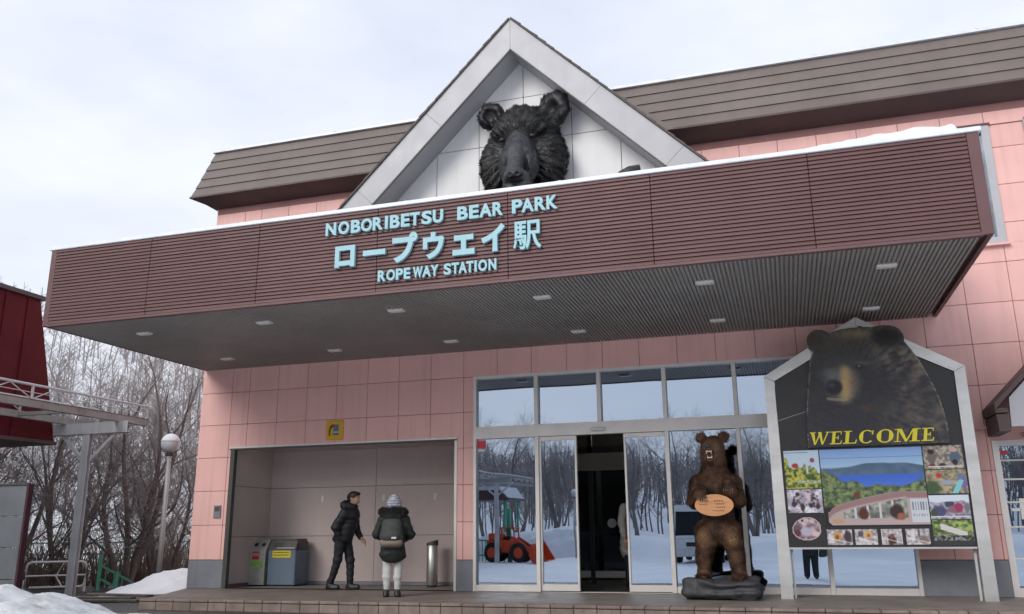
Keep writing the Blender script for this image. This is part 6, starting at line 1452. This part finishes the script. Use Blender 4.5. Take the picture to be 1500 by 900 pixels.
MB().prism([(-1.0, 0.3), (1.0, 0.3), (1.03, 1.2), (0.97, 2.2), (0.85, 2.42), (-0.85, 2.42), (-0.97, 2.2), (-1.03, 1.2)], 0.0, -6.0).build('body', mat('white_bus_paint', (0.70, 0.71, 0.70), 0.3, var=0.05), bus)
MB().prism([(-0.93, 1.18), (0.93, 1.18), (0.89, 2.15), (-0.89, 2.15)], 0.012, 0.002).build('windscreen', mat('dark_glass', (0.02, 0.025, 0.03), 0.08), bus)
for s in (-1, 1):
    MB().cbox(s * 0.74 - 0.17, s * 0.74 + 0.17, 0.002, 0.04, 0.78, 0.95, 0.02).build('headlight', M['offwhite'], bus)
    for yy in (-1.1, -4.6):
        w = MB().lathe([(0.2, -0.11), (0.36, -0.11), (0.38, 0), (0.36, 0.11), (0.2, 0.11)], 22).build('wheel', M['tyre'], bus, loc=(s * 0.92, yy, 0.38)); w.rotation_euler = (0, R(90), 0)
    MB().box(s * 1.0 - .04, s * 1.0 + .04, -5.6, -0.5, 1.25, 2.05).build('side_window', mat('bus_window', (0.025, 0.03, 0.035), 0.1), bus)
    MB().tube([(s * 0.95, 0.0, 2.1), (s * 1.15, 0.15, 2.05), (s * 1.15, 0.15, 1.7)], 0.025, 6).build('mirror', M['black'], bus)
MB().cbox(-1.02, 1.02, 0.002, 0.08, 0.32, 0.62, 0.03).build('bumper', M['steel'], bus)
MB().cbox(-0.5, 0.5, 0.002, 0.03, 0.72, 0.9, 0.01).build('grille', M['black'], bus)
MB().box(-0.92, 0.92, -0.002, 0.014, 1.02, 1.07).build('stripe', M['steel'], bus)
ht = thing('snowy_shelter', 'small shelter with snow on its roof, reflected under the gangway', 'shelter', (-6.9, -36.0, hz(-6.9, -36)))
for x in (-1.7, 1.7):
    for y in (-1.2, 1.2): MB().cbox(x - 0.06, x + 0.06, y - 0.06, y + 0.06, -0.3, 2.1, 0.01).build('post', M['green'], ht)
MB().prism([(-2.1, 2.1), (2.1, 2.1), (1.5, 2.75), (-1.5, 2.75)], 1.6, -1.6).build('roof', M['eave'], ht)
MB().prism([(-2.0, 2.24), (2.0, 2.24), (1.5, 2.95), (-1.4, 3.0)], 1.55, -1.55).build('roof_snow', M['snow'], ht)
fn = thing('green_fence', 'green picket railing in the snow beside the loader, reflected in the left pane', 'fence', (-7.2, -29.0, hz(-6, -29)))
MB().cbox(0, 4.0, -0.03, 0.03, 0.95, 1.02, 0.01).build('rail', M['green'], fn); MB().cbox(0, 4.0, -0.03, 0.03, 0.3, 0.36, 0.01).build('rail', M['green'], fn)
pk = MB().cbox(-0.02, 0.02, -0.02, 0.02, -0.1, 0.95, 0.005).mesh('picket'); pk.materials.append(M['green'])
for k in range(21): put('picket', pk, None, fn, (0.02 + 0.198 * k, 0, 0))
MB().cbox(3.95, 4.15, -0.08, 0.08, -0.2, 2.6, 0.02).build('end_post', M['green'], fn)
